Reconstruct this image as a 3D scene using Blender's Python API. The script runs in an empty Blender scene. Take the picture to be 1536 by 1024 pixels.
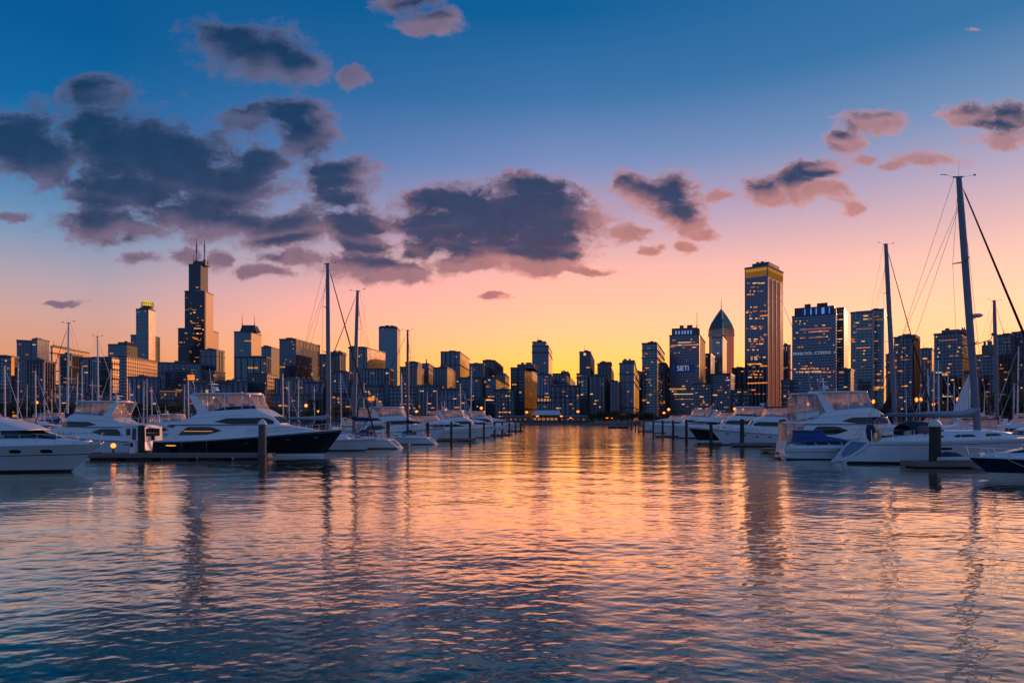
import bpy, bmesh, math, random
import numpy as np
from mathutils import Vector, Matrix

random.seed(7)
SC = bpy.context.scene
COL = SC.collection
R = math.radians
F, CX, HY, CAMZ = 1024.0, 768.0, 628.0, 3.5      # photo pixels: focal length, centre column, horizon row; camera height in metres

def PX(px, Y): return (px - CX) / F * Y
def PZ(py, Y): return CAMZ - (py - HY) / F * Y
def YW(py): return CAMZ * F / (py - HY)          # distance of a point on the water seen at row py
def lin(c):
    return tuple(((v / 255) / 12.92 if v / 255 <= 0.04045 else ((v / 255 + 0.055) / 1.055) ** 2.4) for v in c)

# ------------------------------------------------------------------ camera
cam_d = bpy.data.cameras.new('camera')
cam_d.sensor_width = 36.0
cam_d.lens = 24.0
cam_d.shift_y = 116.0 / 1536.0
cam_d.clip_start = 0.1
cam_d.clip_end = 30000.0
cam = bpy.data.objects.new('camera', cam_d)
COL.objects.link(cam)
cam.location = (0, 0, CAMZ)
cam.rotation_euler = (R(90), 0, 0)
SC.camera = cam
SC.view_settings.view_transform = 'Standard'
SC.view_settings.look = 'None'
SC.view_settings.exposure = 0.0
SC.view_settings.gamma = 1.0
SC.cycles.use_denoising = True
SC.cycles.max_bounces = 8
SC.cycles.transparent_max_bounces = 12
SC.cycles.caustics_reflective = False
SC.cycles.caustics_refractive = False
SC.cycles.sample_clamp_indirect = 4.0

# ------------------------------------------------------------------ node helper
class NT:
    def __init__(s, tree): s.t = tree; s.n = tree.nodes; s.l = tree.links
    def new(s, typ, **kw):
        n = s.n.new(typ)
        for k, v in kw.items(): setattr(n, k, v)
        return n
    def put(s, sock, v):
        if v is None: return
        if hasattr(v, 'is_output') or isinstance(v, bpy.types.NodeSocket): s.l.new(v, sock)
        else: sock.default_value = v
    def m(s, op, a, b=None, c=None, clamp=False):
        n = s.new('ShaderNodeMath', operation=op); n.use_clamp = clamp
        for i, v in enumerate((a, b, c)): s.put(n.inputs[i], v)
        return n.outputs[0]
    def v(s, op, a, b=None, c=None):
        n = s.new('ShaderNodeVectorMath', operation=op)
        for i, x in enumerate((a, b, c)): s.put(n.inputs[i], x)
        return n.outputs['Value'] if op in ('LENGTH', 'DOT_PRODUCT', 'DISTANCE') else n.outputs[0]
    def mix(s, f, a, b, blend='MIX'):
        n = s.new('ShaderNodeMix', data_type='RGBA', blend_type=blend)
        s.put(n.inputs[0], f)
        for i, x in ((6, a), (7, b)):
            if isinstance(x, tuple) and len(x) == 3: x = (*x, 1)
            s.put(n.inputs[i], x)
        return n.outputs[2]
    def mr(s, x, a, b, c=0.0, d=1.0, kind='SMOOTHSTEP'):
        n = s.new('ShaderNodeMapRange', interpolation_type=kind)
        for i, q in enumerate((x, a, b, c, d)): s.put(n.inputs[i], q)
        return n.outputs[0]
    def comb(s, x, y, z=0.0):
        n = s.new('ShaderNodeCombineXYZ')
        for i, q in enumerate((x, y, z)): s.put(n.inputs[i], q)
        return n.outputs[0]
    def sep(s, x):
        n = s.new('ShaderNodeSeparateXYZ'); s.put(n.inputs[0], x); return n.outputs
    def noise(s, vec, scale, detail=4, rough=0.5, dist=0.0):
        n = s.new('ShaderNodeTexNoise')
        s.put(n.inputs['Vector'], vec); n.inputs['Scale'].default_value = scale
        n.inputs['Detail'].default_value = detail; n.inputs['Roughness'].default_value = rough
        n.inputs['Distortion'].default_value = dist
        return n.outputs
    def ramp(s, fac, stops):
        n = s.new('ShaderNodeValToRGB'); cr = n.color_ramp
        while len(cr.elements) < len(stops): cr.elements.new(0.5)
        for e, (p, c) in zip(cr.elements, stops): e.position = p
        for e, (p, c) in zip(cr.elements, stops): e.position = p; e.color = (*c[:3], 1)
        s.put(n.inputs[0], fac); return n.outputs[0]

# ------------------------------------------------------------------ sky: dusk gradient, Sky Texture, clouds
SUN_AZ, SUN_EL = R(42), R(9.0)
world = bpy.data.worlds.new('World'); SC.world = world
world.use_nodes = True
try: world.cycles.sampling_method = 'NONE'
except Exception: pass
w = NT(world.node_tree); w.n.clear()
out = w.new('ShaderNodeOutputWorld'); bg = w.new('ShaderNodeBackground')
w.l.new(bg.outputs[0], out.inputs[0])
D = w.new('ShaderNodeTexCoord').outputs['Generated']
dx, dy, dz = w.sep(D)
az = w.m('ARCTAN2', dx, dy)
ele = w.m('MAXIMUM', dz, 0.0)
def stops(col, cosaz, zen=(6, 62, 112)):
    o = []
    hot = lambda y, c: (lambda q, k: (q[0] * (1 + 0.75 * k), q[1] * (1 + .22 * k * max(0, min(1, (y - 500) / 60.0))), q[2]))(lin(c), max(0, min(1, (c[0] - 224) / 28.0)) * max(0, min(1, (y - 385) / 80.0)))
    for y, c in col:
        t = max(0, (HY - y)) / F * cosaz
        o.append((t / math.sqrt(1 + t * t), hot(y, c)))
    o.append((1.0, lin(zen)))
    return o
rl = w.ramp(ele, stops([(628, (224, 140, 90)), (540, (222, 148, 110)), (510, (220, 156, 130)), (470, (210, 162, 152)), (420, (184, 162, 172)), (340, (120, 150, 184)), (260, (68, 130, 180)), (150, (12, 102, 162)), (20, (0, 88, 148))], .82))
rc = w.ramp(ele, stops([(628, (255, 160, 40)), (580, (255, 192, 52)), (552, (255, 198, 82)), (525, (255, 204, 118)), (490, (254, 204, 148)), (450, (252, 194, 163)), (400, (243, 184, 172)), (340, (196, 164, 187)), (250, (124, 142, 190)), (150, (62, 116, 170)), (20, (4, 94, 152))], 1.0))
rr = w.ramp(ele, stops([(628, (255, 168, 60)), (570, (255, 190, 84)), (540, (255, 202, 118)), (500, (254, 209, 148)), (455, (253, 210, 166)), (400, (247, 199, 175)), (330, (226, 180, 182)), (250, (178, 162, 190)), (150, (110, 142, 184)), (20, (46, 112, 165))], .82))
rb = w.ramp(ele, [(0, lin((112, 134, 186))), (.16, lin((120, 152, 208))), (.42, lin((96, 140, 198))), (1, lin((6, 62, 112)))])
g1 = w.mix(w.mr(az, -0.54, 0.06, kind='LINEAR'), rl, rc)
g2 = w.mix(w.mr(az, 0.06, 0.62, kind='LINEAR'), g1, rr)
rfar = w.ramp(ele, [(0, (1.7, .27, .06)), (.10, (1.6, .40, .13)), (.20, (1.05, .45, .28)), (.35, lin((190, 160, 184))), (.5, lin((70, 120, 172))), (1, lin((6, 62, 112)))])
g2 = w.mix(w.mr(az, 0.66, 1.0), g2, rfar)
back = w.mr(dy, 0.25, -0.55)
grad = w.mix(back, g2, rb)
sky = w.new('ShaderNodeTexSky', sky_type='NISHITA'); sky.sun_disc = False
sky.sun_elevation = SUN_EL; sky.sun_rotation = SUN_AZ; sky.altitude = 180
grad = w.mix(0.003, grad, sky.outputs[0], 'ADD')
# clouds live at infinity, placed by direction: (right/forward, up/forward)
fwd = w.m('MAXIMUM', dy, 0.06)
u_ = w.m('DIVIDE', dx, fwd); v_ = w.m('DIVIDE', dz, fwd)
P0 = w.comb(u_, v_, 0.0)
nz = w.noise(P0, 11.0, 3, 0.5)[1]
warp = w.v('MULTIPLY_ADD', nz, (0.075, 0.040, 0), (-0.0375, -0.020, 0))
nz2 = w.noise(w.v('MULTIPLY', P0, (1.0, 1.8, 1.0)), 42.0, 4, 0.6)[1]
warp2 = w.v('MULTIPLY_ADD', nz2, (0.030, 0.012, 0), (-0.015, -0.006, 0))
PW = w.v('ADD', w.v('ADD', P0, warp), warp2)
CL = [  # column, row, half width, half height, weight
 (345, 62, 52, 30), (395, 85, 70, 32), (445, 106, 42, 22), (528, 118, 18, 16), (605, 2, 40, 16), (650, 36, 44, 18), (138, 142, 42, 22),
 (-60, 215, 90, 50), (20, 205, 66, 40), (62, 238, 60, 40), (140, 205, 55, 48), (200, 228, 95, 52), (270, 250, 95, 48), (345, 278, 90, 36), (388, 246, 36, 32),
 (185, 290, 95, 34), (270, 318, 70, 24), (340, 332, 80, 24), (425, 346, 70, 24), (150, 338, 60, 28), (205, 345, 40, 14),
 (380, 178, 50, 14), (432, 176, 45, 26), (452, 206, 42, 32), (500, 266, 52, 30), (505, 300, 40, 20), (520, 335, 72, 28), (545, 362, 42, 18),
 (545, 395, 60, 16), (600, 408, 60, 15), (640, 375, 40, 18), (440, 384, 46, 9), (393, 406, 34, 9), (330, 386, 18, 13), (275, 378, 20, 10), (205, 386, 30, 9), (92, 457, 24, 5),
 (655, 338, 62, 36), (690, 300, 70, 24), (745, 330, 100, 50), (810, 320, 90, 46), (740, 370, 95, 28), (830, 368, 75, 32), (800, 284, 46, 16), (865, 322, 52, 14), (810, 398, 60, 12), (870, 403, 42, 7), (690, 396, 44, 14),
 (740, 446, 24, 4), (985, 285, 52, 26), (1010, 308, 40, 30), (940, 272, 18, 12), (1030, 336, 34, 17), (1056, 348, 26, 9), (1075, 298, 26, 8), (950, 352, 23, 11), (973, 376, 13, 6), (1026, 373, 16, 7),
 (1148, 290, 30, 22), (1195, 278, 36, 24), (1222, 258, 42, 16), (1230, 288, 34, 10), (1312, 182, 44, 14), (1268, 216, 32, 16), (1378, 242, 46, 11), (1340, 252, 18, 7), (1455, 168, 34, 16), (1515, 172, 40, 24), (1500, 206, 36, 12), (1590, 190, 60, 30),
 (1270, 314, 17, 12), (1300, 240, 18, 7), (20, 322, 26, 6), (1470, 50, 6, 2)]
def chain(P, lst, grow=1.0, lift=0.0):
    d = None
    for (cx, cy, a, b) in lst:
        sx, sy = F / (a * grow), F / (b * grow)
        q = w.v('MULTIPLY_ADD', P, (sx, sy, 0.0), (-(cx - CX) / F * sx, -((HY - cy) / F + lift) * sy, 0.0))
        L = w.v('LENGTH', q)
        d = L if d is None else w.m('SMOOTH_MIN', d, L, 0.45)
    return d
d_main = chain(PW, CL)
fb = w.noise(w.v('MULTIPLY', PW, (0.85, 1.9, 1.0)), 16.0, 10, 0.60)[0]
fb2 = w.noise(PW, 44.0, 8, 0.66)[0]
fb3 = w.noise(P0, 7.0, 2, 0.5)[0]
depth = w.m('ADD', w.m('SUBTRACT', 1.42, d_main), w.m('ADD', w.m('MULTIPLY', w.m('SUBTRACT', fb, 0.5), 2.1), w.m('ADD', w.m('MULTIPLY', w.m('SUBTRACT', fb2, 0.5), 1.5), w.m('MULTIPLY', w.m('SUBTRACT', fb3, 0.5), 0.7))))
front = w.mr(dy, 0.3, 0.45)
alpha = w.m('MULTIPLY', w.mr(depth, -0.1, 0.72), front)
# the sunset lights the clouds from below and from the right: thin undersides and rims catch it
big = [c for c in CL if c[2] >= 30]
d_low = chain(w.v('ADD', PW, (0.010, -0.022, 0.0)), big)
lit = w.m('MULTIPLY', w.mr(w.m('ADD', d_low, w.m('MULTIPLY', fb, -0.6)), 0.2, 1.2), 1.0)
vv = w.mr(v_, 0.16, 0.46)          # high in the sky -> bluer
hh = w.mr(u_, -0.55, 0.45)
core = w.mix(vv, lin((56, 63, 97)), lin((28, 58, 92)))
rim_low = w.mix(hh, lin((150, 116, 134)), lin((236, 150, 126)))
rim_high = w.mix(hh, lin((92, 102, 140)), lin((196, 146, 154)))
rim = w.mix(vv, rim_low, rim_high)
soft = w.m('ADD', w.m('SUBTRACT', 1.42, d_main), w.m('MULTIPLY', w.m('SUBTRACT', fb, 0.5), 1.5))
thick = w.mr(w.m('ADD', soft, w.m('MULTIPLY', w.m('SUBTRACT', fb2, 0.5), 0.7)), -0.1, 0.95)
ccol = w.mix(w.m('MULTIPLY', thick, w.m('SUBTRACT', 1.0, w.m('MULTIPLY', lit, 0.7))), rim, core)
shade = w.mr(w.noise(PW, 30.0, 5, 0.6)[0], 0.3, 0.75, 0.86, 1.16, 'LINEAR')
ccol = w.v('SCALE', ccol); w.l.new(shade, ccol.node.inputs['Scale'])
final = w.mix(w.m('MULTIPLY', alpha, 0.94), grad, ccol)
w.l.new(final, bg.inputs[0]); bg.inputs[1].default_value = 1.0

sun_d = bpy.data.lights.new('sun', 'SUN'); sun_d.energy = 2.0; sun_d.angle = R(0.6); sun_d.color = (1.0, 0.45, 0.24)
sun = bpy.data.objects.new('sun', sun_d); COL.objects.link(sun)
sdir = Vector((math.sin(SUN_AZ) * math.cos(SUN_EL), math.cos(SUN_AZ) * math.cos(SUN_EL), math.sin(SUN_EL)))
sun.rotation_euler = sdir.to_track_quat('Z', 'Y').to_euler()
sun.location = sdir * 200

# ------------------------------------------------------------------ materials
def principled(name, col, rough=0.5, metal=0.0, **kw):
    m = bpy.data.materials.new(name); m.use_nodes = True
    t = NT(m.node_tree); b = t.n['Principled BSDF']
    b.inputs['Base Color'].default_value = (*col, 1); b.inputs['Roughness'].default_value = rough
    b.inputs['Metallic'].default_value = metal
    for k, v in kw.items(): b.inputs[k.replace('_', ' ')].default_value = v
    return m, t, b
def worn(name, col, rough=0.5, amt=0.25, scale=2.0, metal=0.0, bump=0.0, stretch=(1, 1, 1), **kw):
    m, t, b = principled(name, col, rough, metal, **kw)
    co = t.new('ShaderNodeTexCoord').outputs['Object']
    v = t.v('MULTIPLY', co, stretch)
    n = t.noise(v, scale, 6, 0.6)[0]
    c = t.mix(n, tuple(x * (1 - amt) for x in col), tuple(min(1, x * (1 + amt)) for x in col))
    t.l.new(c, b.inputs['Base Color'])
    t.l.new(t.mr(n, 0.2, 0.8, max(0.02, rough * 0.8), min(1, rough * 1.25), 'LINEAR'), b.inputs['Roughness'])
    if bump:
        bn = t.new('ShaderNodeBump'); bn.inputs['Distance'].default_value = bump; bn.inputs['Strength'].default_value = 0.6
        t.l.new(t.noise(v, scale * 3, 5, 0.6)[0], bn.inputs['Height']); t.l.new(bn.outputs[0], b.inputs['Normal'])
    return m
def emit(name, col, strength, sample=False):
    m = bpy.data.materials.new(name); m.use_nodes = True
    t = NT(m.node_tree); t.n.clear()
    e = t.new('ShaderNodeEmission'); o = t.new('ShaderNodeOutputMaterial')
    e.inputs[0].default_value = (*col, 1); e.inputs[1].default_value = strength
    t.l.new(e.outputs[0], o.inputs[0])
    try: m.cycles.emission_sampling = 'AUTO' if sample else 'NONE'
    except Exception: pass
    return m
M = {}
M['gel_white'] = worn('white gelcoat', (0.70, 0.70, 0.72), 0.36, 0.06, 0.8)
M['gel_cream'] = worn('cream gelcoat', (0.58, 0.56, 0.53), 0.34, 0.07, 0.8)
M['gel_grey'] = worn('grey gelcoat', (0.45, 0.48, 0.52), 0.3, 0.08, 0.8)
M['gel_black'] = worn('black hull paint', (0.006, 0.007, 0.010), 0.16, 0.2, 0.8, Coat_Weight=0.5)
M['gel_navy'] = worn('navy hull paint', (0.010, 0.020, 0.045), 0.16, 0.2, 0.8, Coat_Weight=0.5)
M['gel_blue'] = worn('blue grey non-slip', (0.16, 0.22, 0.34), 0.6, 0.1, 3)
M['deck_white'] = worn('white deck', (0.66, 0.66, 0.68), 0.55, 0.10, 1.5)
M['antifoul'] = worn('dark antifouling', (0.010, 0.014, 0.02), 0.7, 0.3, 3)
M['antifoul_blue'] = worn('blue antifouling', (0.012, 0.035, 0.09), 0.7, 0.3, 3)
M['boat_glass'] = principled('tinted boat glass', (0.004, 0.006, 0.010), 0.04, 0, IOR=1.5)[0]
M['chrome'] = principled('stainless steel', (0.62, 0.62, 0.64), 0.22, 1.0)[0]
M['alu'] = worn('mast aluminium', (0.50, 0.51, 0.55), 0.38, 0.08, 1.0, metal=0.55)
M['alu_mid'] = worn('grey blue mast', (0.13, 0.15, 0.20), 0.45, 0.12, 1.0, metal=0.2)
M['alu_dark'] = worn('dark anodised mast', (0.07, 0.08, 0.10), 0.4, 0.15, 1.0, metal=0.4)
M['alu_white'] = worn('white painted mast', (0.72, 0.71, 0.72), 0.35, 0.05, 1.0)
M['wire'] = principled('rigging wire', (0.16, 0.16, 0.17), 0.4, 0.6)[0]
M['canvas_navy'] = worn('navy canvas', (0.012, 0.028, 0.075), 0.85, 0.25, 5, bump=0.01)
M['canvas_blue'] = worn('bright blue canvas', (0.02, 0.07, 0.24), 0.85, 0.25, 5, bump=0.01)
M['canvas_black'] = worn('black canvas', (0.010, 0.011, 0.014), 0.85, 0.25, 5, bump=0.01)
M['canvas_grey'] = worn('grey canvas', (0.30, 0.34, 0.42), 0.85, 0.15, 5, bump=0.01)
M['canvas_white'] = worn('white canvas', (0.68, 0.68, 0.72), 0.8, 0.1, 5, bump=0.01)
M['teak'] = worn('teak', (0.17, 0.09, 0.045), 0.6, 0.3, 2, stretch=(1, 12, 1))
M['yellow'] = worn('yellow foam', (0.62, 0.33, 0.03), 0.6, 0.15, 6)
M['red'] = worn('red enamel', (0.42, 0.02, 0.015), 0.35, 0.15, 6)
M['rubber'] = worn('black rubber', (0.012, 0.012, 0.013), 0.6, 0.2, 4)
M['fender'] = worn('white fender', (0.55, 0.56, 0.6), 0.5, 0.1, 4)
M['dock_wood'] = worn('weathered dock planks', (0.21, 0.19, 0.175), 0.8, 0.35, 1.2, bump=0.02, stretch=(8, 1, 1))
M['dock_side'] = worn('weathered dock fascia', (0.17, 0.155, 0.14), 0.8, 0.45, 1.0, bump=0.02, stretch=(1, 1, 6))
M['dock_float'] = worn('black dock float', (0.012, 0.014, 0.016), 0.7, 0.3, 1)
M['pile'] = worn('dark timber pile', (0.032, 0.030, 0.030), 0.85, 0.5, 2.0, bump=0.03, stretch=(4, 4, .5))
M['pile_grey'] = worn('weathered grey pile', (0.085, 0.08, 0.078), 0.85, 0.4, 2.0, bump=0.03, stretch=(4, 4, .4))
M['pile_cap'] = worn('white pile cap', (0.60, 0.58, 0.60), 0.5, 0.1, 2)
M['pile_cap_dark'] = worn('black pile cap', (0.03, 0.032, 0.04), 0.5, 0.1, 2)
M['rope'] = worn('mooring rope', (0.45, 0.40, 0.33), 0.9, 0.2, 8)
M['concrete'] = worn('seawall concrete', (0.16, 0.155, 0.16), 0.85, 0.3, 0.2, bump=0.02)
M['land'] = worn('park ground', (0.045, 0.05, 0.035), 0.95, 0.4, 0.02)
M['roof_plain'] = worn('roof plant cladding', (0.13, 0.125, 0.13), 0.7, 0.15, 0.1)
M['roof_dark'] = worn('dark roof cladding', (0.035, 0.042, 0.055), 0.5, 0.2, 0.1)
M['roof_brown'] = worn('brown roof cladding', (0.15, 0.095, 0.08), 0.7, 0.15, 0.1)
M['steel_dark'] = worn('dark painted steel', (0.035, 0.037, 0.042), 0.5, 0.2, 1)
M['steel_pale'] = worn('pale painted steel', (0.35, 0.33, 0.32), 0.5, 0.15, 1)
M['bark'] = worn('bark', (0.06, 0.045, 0.035), 0.9, 0.3, 3)
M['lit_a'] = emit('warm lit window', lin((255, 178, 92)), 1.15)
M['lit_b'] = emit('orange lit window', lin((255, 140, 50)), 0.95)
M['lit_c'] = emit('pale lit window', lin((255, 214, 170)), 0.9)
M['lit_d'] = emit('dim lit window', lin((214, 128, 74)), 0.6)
M['gold_band'] = emit('gold crown light', lin((226, 150, 44)), 0.55)
M['blue_light'] = emit('blue crown light', lin((120, 160, 240)), 0.62)
M['blue_dim'] = emit('deep blue sign light', lin((40, 74, 160)), 0.22)
M['sign_white'] = emit('white sign letters', lin((205, 216, 250)), 0.45)
M['bulb'] = emit('sodium lamp globe', (1.0, 0.17, 0.012), 4.0, True)
t = NT(M['bulb'].node_tree); lw_ = t.new('ShaderNodeLayerWeight'); lw_.inputs[0].default_value = 0.5
t.l.new(t.mix(t.m('POWER', lw_.outputs['Facing'], 1.3), (1.0, 0.21, 0.015), (0.36, 0.045, 0.003)), [n for n in t.n if n.type == 'EMISSION'][0].inputs[0])
M['dock_bulb'] = emit('dock lamp globe', (1.0, 0.26, 0.05), 2.6, True)
M['red_light'] = emit('red beacon', (1.0, 0.05, 0.03), 1.2)
M['cabin_light'] = emit('cabin light', lin((255, 160, 70)), 1.0)
def vinyl(name, tint, keep):
    m = bpy.data.materials.new(name); m.use_nodes = True
    t = NT(m.node_tree); t.n.clear()
    o = t.new('ShaderNodeOutputMaterial'); tr = t.new('ShaderNodeBsdfTransparent'); tr.inputs[0].default_value = (0.92, 0.9, 0.9, 1)
    gl = t.new('ShaderNodeBsdfGlossy'); gl.inputs['Roughness'].default_value = 0.12; gl.inputs[0].default_value = (0.8, 0.8, 0.8, 1)
    df = t.new('ShaderNodeBsdfDiffuse'); df.inputs[0].default_value = (*tint, 1)
    ts = t.new('ShaderNodeBsdfTranslucent'); ts.inputs[0].default_value = (*tint, 1)
    a = t.new('ShaderNodeMixShader'); a.inputs[0].default_value = 0.6; t.l.new(df.outputs[0], a.inputs[1]); t.l.new(ts.outputs[0], a.inputs[2])
    co = t.new('ShaderNodeTexCoord').outputs['Object']
    nn = t.noise(co, 1.7, 4, 0.6)[0]
    b = t.new('ShaderNodeMixShader'); t.l.new(t.mr(nn, 0.35, 0.7, keep - .2, keep + .2, 'LINEAR'), b.inputs[0]); t.l.new(a.outputs[0], b.inputs[1]); t.l.new(tr.outputs[0], b.inputs[2])
    lw = t.new('ShaderNodeLayerWeight'); lw.inputs[0].default_value = 0.25
    c = t.new('ShaderNodeMixShader'); t.l.new(lw.outputs['Fresnel'], c.inputs[0]); t.l.new(b.outputs[0], c.inputs[1]); t.l.new(gl.outputs[0], c.inputs[2])
    bn = t.new('ShaderNodeBump'); bn.inputs['Distance'].default_value = 0.05; t.l.new(nn, bn.inputs['Height'])
    t.l.new(bn.outputs[0], gl.inputs['Normal'])
    t.l.new(c.outputs[0], o.inputs[0]); return m
M['vinyl'] = vinyl('clear vinyl enclosure', (0.88, 0.74, 0.72), 0.50)
M['vinyl_open'] = vinyl('clear vinyl window', (0.6, 0.55, 0.55), 0.7)

FAC = {}
def facade(name, frame, glass, bay=4.5, floor=3.9, mx=0.14, my=0.22, lit=0.03, run=0.02, metal=0.6, rough=0.10, tilt=0.02, col=(255, 170, 85), fr=0.55):
    m = bpy.data.materials.new('facade ' + name); m.use_nodes = True
    t = NT(m.node_tree); t.n.clear()
    o = t.new('ShaderNodeOutputMaterial')
    uv = t.new('ShaderNodeUVMap').outputs[0]
    x, y, _ = t.sep(uv)
    rnd = t.m('MULTIPLY', t.new('ShaderNodeObjectInfo').outputs['Random'], 731.0)
    su, sv = t.m('DIVIDE', x, bay), t.m('DIVIDE', y, floor)
    cu, cv = t.m('FLOOR', su), t.m('FLOOR', sv)
    fu, fv = t.m('FRACT', su), t.m('FRACT', sv)
    mu = t.m('MULTIPLY', t.m('GREATER_THAN', fu, mx), t.m('LESS_THAN', fu, 1 - mx)) if mx > 0 else None
    mv = t.m('MULTIPLY', t.m('GREATER_THAN', fv, my), t.m('LESS_THAN', fv, 1 - my * 0.35)) if my > 0 else None
    mask = mu if mv is None else (mv if mu is None else t.m('MULTIPLY', mu, mv))
    wn = t.new('ShaderNodeTexWhiteNoise', noise_dimensions='3D'); t.l.new(t.comb(cu, cv, rnd), wn.inputs[0])
    wr = t.new('ShaderNodeTexWhiteNoise', noise_dimensions='3D')
    t.l.new(t.comb(t.m('FLOOR', t.m('DIVIDE', cu, 5.0)), cv, t.m('ADD', rnd, 9.0)), wr.inputs[0])
    l1 = t.m('LESS_THAN', wn.outputs['Value'], lit); l2 = t.m('LESS_THAN', wr.outputs['Value'], run)
    l2 = t.m('MULTIPLY', l2, t.m('GREATER_THAN', wn.outputs['Value'], 0.35))
    litm = t.m('MULTIPLY', t.m('MAXIMUM', l1, l2), mask if mv is not None else t.m('MULTIPLY', mask, t.m('GREATER_THAN', fv, 0.35)))
    geo = t.new('ShaderNodeNewGeometry').outputs['Normal']
    nrm = t.v('NORMALIZE', t.v('ADD', geo, t.v('MULTIPLY_ADD', wn.outputs['Color'], (tilt, tilt, tilt), (-tilt / 2,) * 3)))
    g = t.new('ShaderNodeBsdfPrincipled'); g.inputs['IOR'].default_value = 1.75 + metal * .6; g.inputs['Roughness'].default_value = rough
    mxg = max(glass); g.inputs['Specular Tint'].default_value = (*[0.6 + .4 * c / mxg for c in glass], 1)
    gc = t.mix(wn.outputs['Value'], tuple(c * 0.08 for c in glass), tuple(c * 0.16 for c in glass)); t.l.new(gc, g.inputs['Base Color'])
    t.l.new(nrm, g.inputs['Normal'])
    f = t.new('ShaderNodeBsdfPrincipled'); f.inputs['Roughness'].default_value = fr
    nn = t.noise(t.comb(x, y, rnd), 0.05, 4, 0.6)[0]
    fc = t.mix(nn, tuple(c * 0.8 for c in frame), tuple(min(1, c * 1.2) for c in frame)); t.l.new(fc, f.inputs['Base Color'])
    ms = t.new('ShaderNodeMixShader'); t.l.new(mask, ms.inputs[0]); t.l.new(f.outputs[0], ms.inputs[1]); t.l.new(g.outputs[0], ms.inputs[2])
    e = t.new('ShaderNodeEmission'); e.inputs[0].default_value = (*lin(col), 1)
    t.l.new(t.mr(wn.outputs['Value'], 0.0, 1.0, 0.35, 0.8, 'LINEAR'), e.inputs[1])
    m2 = t.new('ShaderNodeMixShader'); t.l.new(litm, m2.inputs[0]); t.l.new(ms.outputs[0], m2.inputs[1]); t.l.new(e.outputs[0], m2.inputs[2])
    t.l.new(m2.outputs[0], o.inputs[0])
    try: m.cycles.emission_sampling = 'NONE'
    except Exception: pass
    FAC[name] = m
facade('navy_glass', (0.030, 0.045, 0.070), (0.16, 0.26, 0.42), 4.0, 3.6, 0.08, 0.20, 0.012, 0.010, 0.75, 0.10)
facade('black_glass', (0.010, 0.013, 0.020), (0.07, 0.11, 0.17), 4.2, 3.8, 0.10, 0.22, 0.010, 0.010, -0.15, 0.12)
facade('teal_glass', (0.030, 0.055, 0.065), (0.13, 0.33, 0.42), 4.4, 3.6, 0.06, 0.18, 0.012, 0.010, 0.75, 0.08)
facade('blue_slab', (0.04, 0.07, 0.12), (0.18, 0.34, 0.55), 6.0, 4.0, 0.03, 0.06, 0.004, 0.0, 0.8, 0.06)
facade('gold_glass', (0.07, 0.07, 0.08), (0.30, 0.27, 0.24), 5.0, 3.9, 0.07, 0.10, 0.01, 0.0, 1.6, 0.10, 0.012)
facade('stone_grey', (0.085, 0.09, 0.125), (0.10, 0.13, 0.18), 3.2, 3.4, 0.24, 0.30, 0.015, 0.01, 0.5, 0.15)
facade('stone_pier', (0.12, 0.125, 0.17), (0.09, 0.12, 0.17), 3.6, 3.7, 0.30, 0.0, 0.008, 0.006, 0.5, 0.15)
facade('brown_stone', (0.11, 0.085, 0.10), (0.14, 0.13, 0.17), 3.2, 3.4, 0.22, 0.30, 0.015, 0.015, 0.5, 0.15)
facade('brown_band', (0.16, 0.11, 0.125), (0.13, 0.15, 0.23), 8.0, 3.7, 0.0, 0.34, 0.012, 0.015, 0.6, 0.15)
facade('navy_band', (0.05, 0.065, 0.10), (0.15, 0.24, 0.42), 7.0, 3.6, 0.0, 0.26, 0.010, 0.012, 0.7, 0.10)
facade('gold_grid', (0.10, 0.08, 0.08), (0.30, 0.27, 0.24), 5.0, 4.2, 0.07, 0.14, 0.0, 0.004, 1.6, 0.14, 0.03)
facade('dark_grid', (0.035, 0.045, 0.075), (0.06, 0.11, 0.19), 2.8, 3.3, 0.10, 0.20, 0.012, 0.008, 0.6, 0.12)
facade('white_pier', (0.165, 0.165, 0.22), (0.07, 0.09, 0.14), 6.6, 4.0, 0.22, 0.0, 0.01, 0.008, 0.5, 0.2)
facade('flat_dark', (0.030, 0.038, 0.055), (0.05, 0.075, 0.12), 9.0, 3.9, 0.2, 0.4, 0.012, 0.01, 0.5, 0.15)
facade('sunset_tint', (0.34, 0.22, 0.14), (0.40, 0.28, 0.20), 5.0, 3.9, 0.07, 0.12, 0.0, 0.003, 2.2, 0.25, 0.03, fr=0.3)  # right-face styles: the sunset's gold reflection is painted into the facade colour
facade('sunset_tint_bright', (0.62, 0.40, 0.20), (0.62, 0.42, 0.24), 5.0, 3.9, 0.05, 0.08, 0.0, 0.0, 2.6, 0.3, 0.04, fr=0.25)
facade('sunset_tint_grid', (0.60, 0.38, 0.21), (0.30, 0.22, 0.16), 5.0, 4.2, 0.16, 0.22, 0.0, 0.004, 2.0, 0.2, 0.03, fr=0.3)
facade('sunset_tint_dim', (0.26, 0.16, 0.11), (0.36, 0.25, 0.18), 4.2, 3.8, 0.10, 0.2, 0.0, 0.0, 1.6, 0.22, 0.03, fr=0.3)
for k_ in ('sunset_tint_dim', 'sunset_tint', 'sunset_tint_grid', 'sunset_tint_bright'):
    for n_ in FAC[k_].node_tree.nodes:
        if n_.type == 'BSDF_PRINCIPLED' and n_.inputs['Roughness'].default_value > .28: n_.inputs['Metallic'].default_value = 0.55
facade('navy_pier', (0.055, 0.070, 0.105), (0.12, 0.21, 0.36), 3.4, 3.6, 0.20, 0.0, 0.006, 0.006, 0.7, 0.12)
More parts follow.
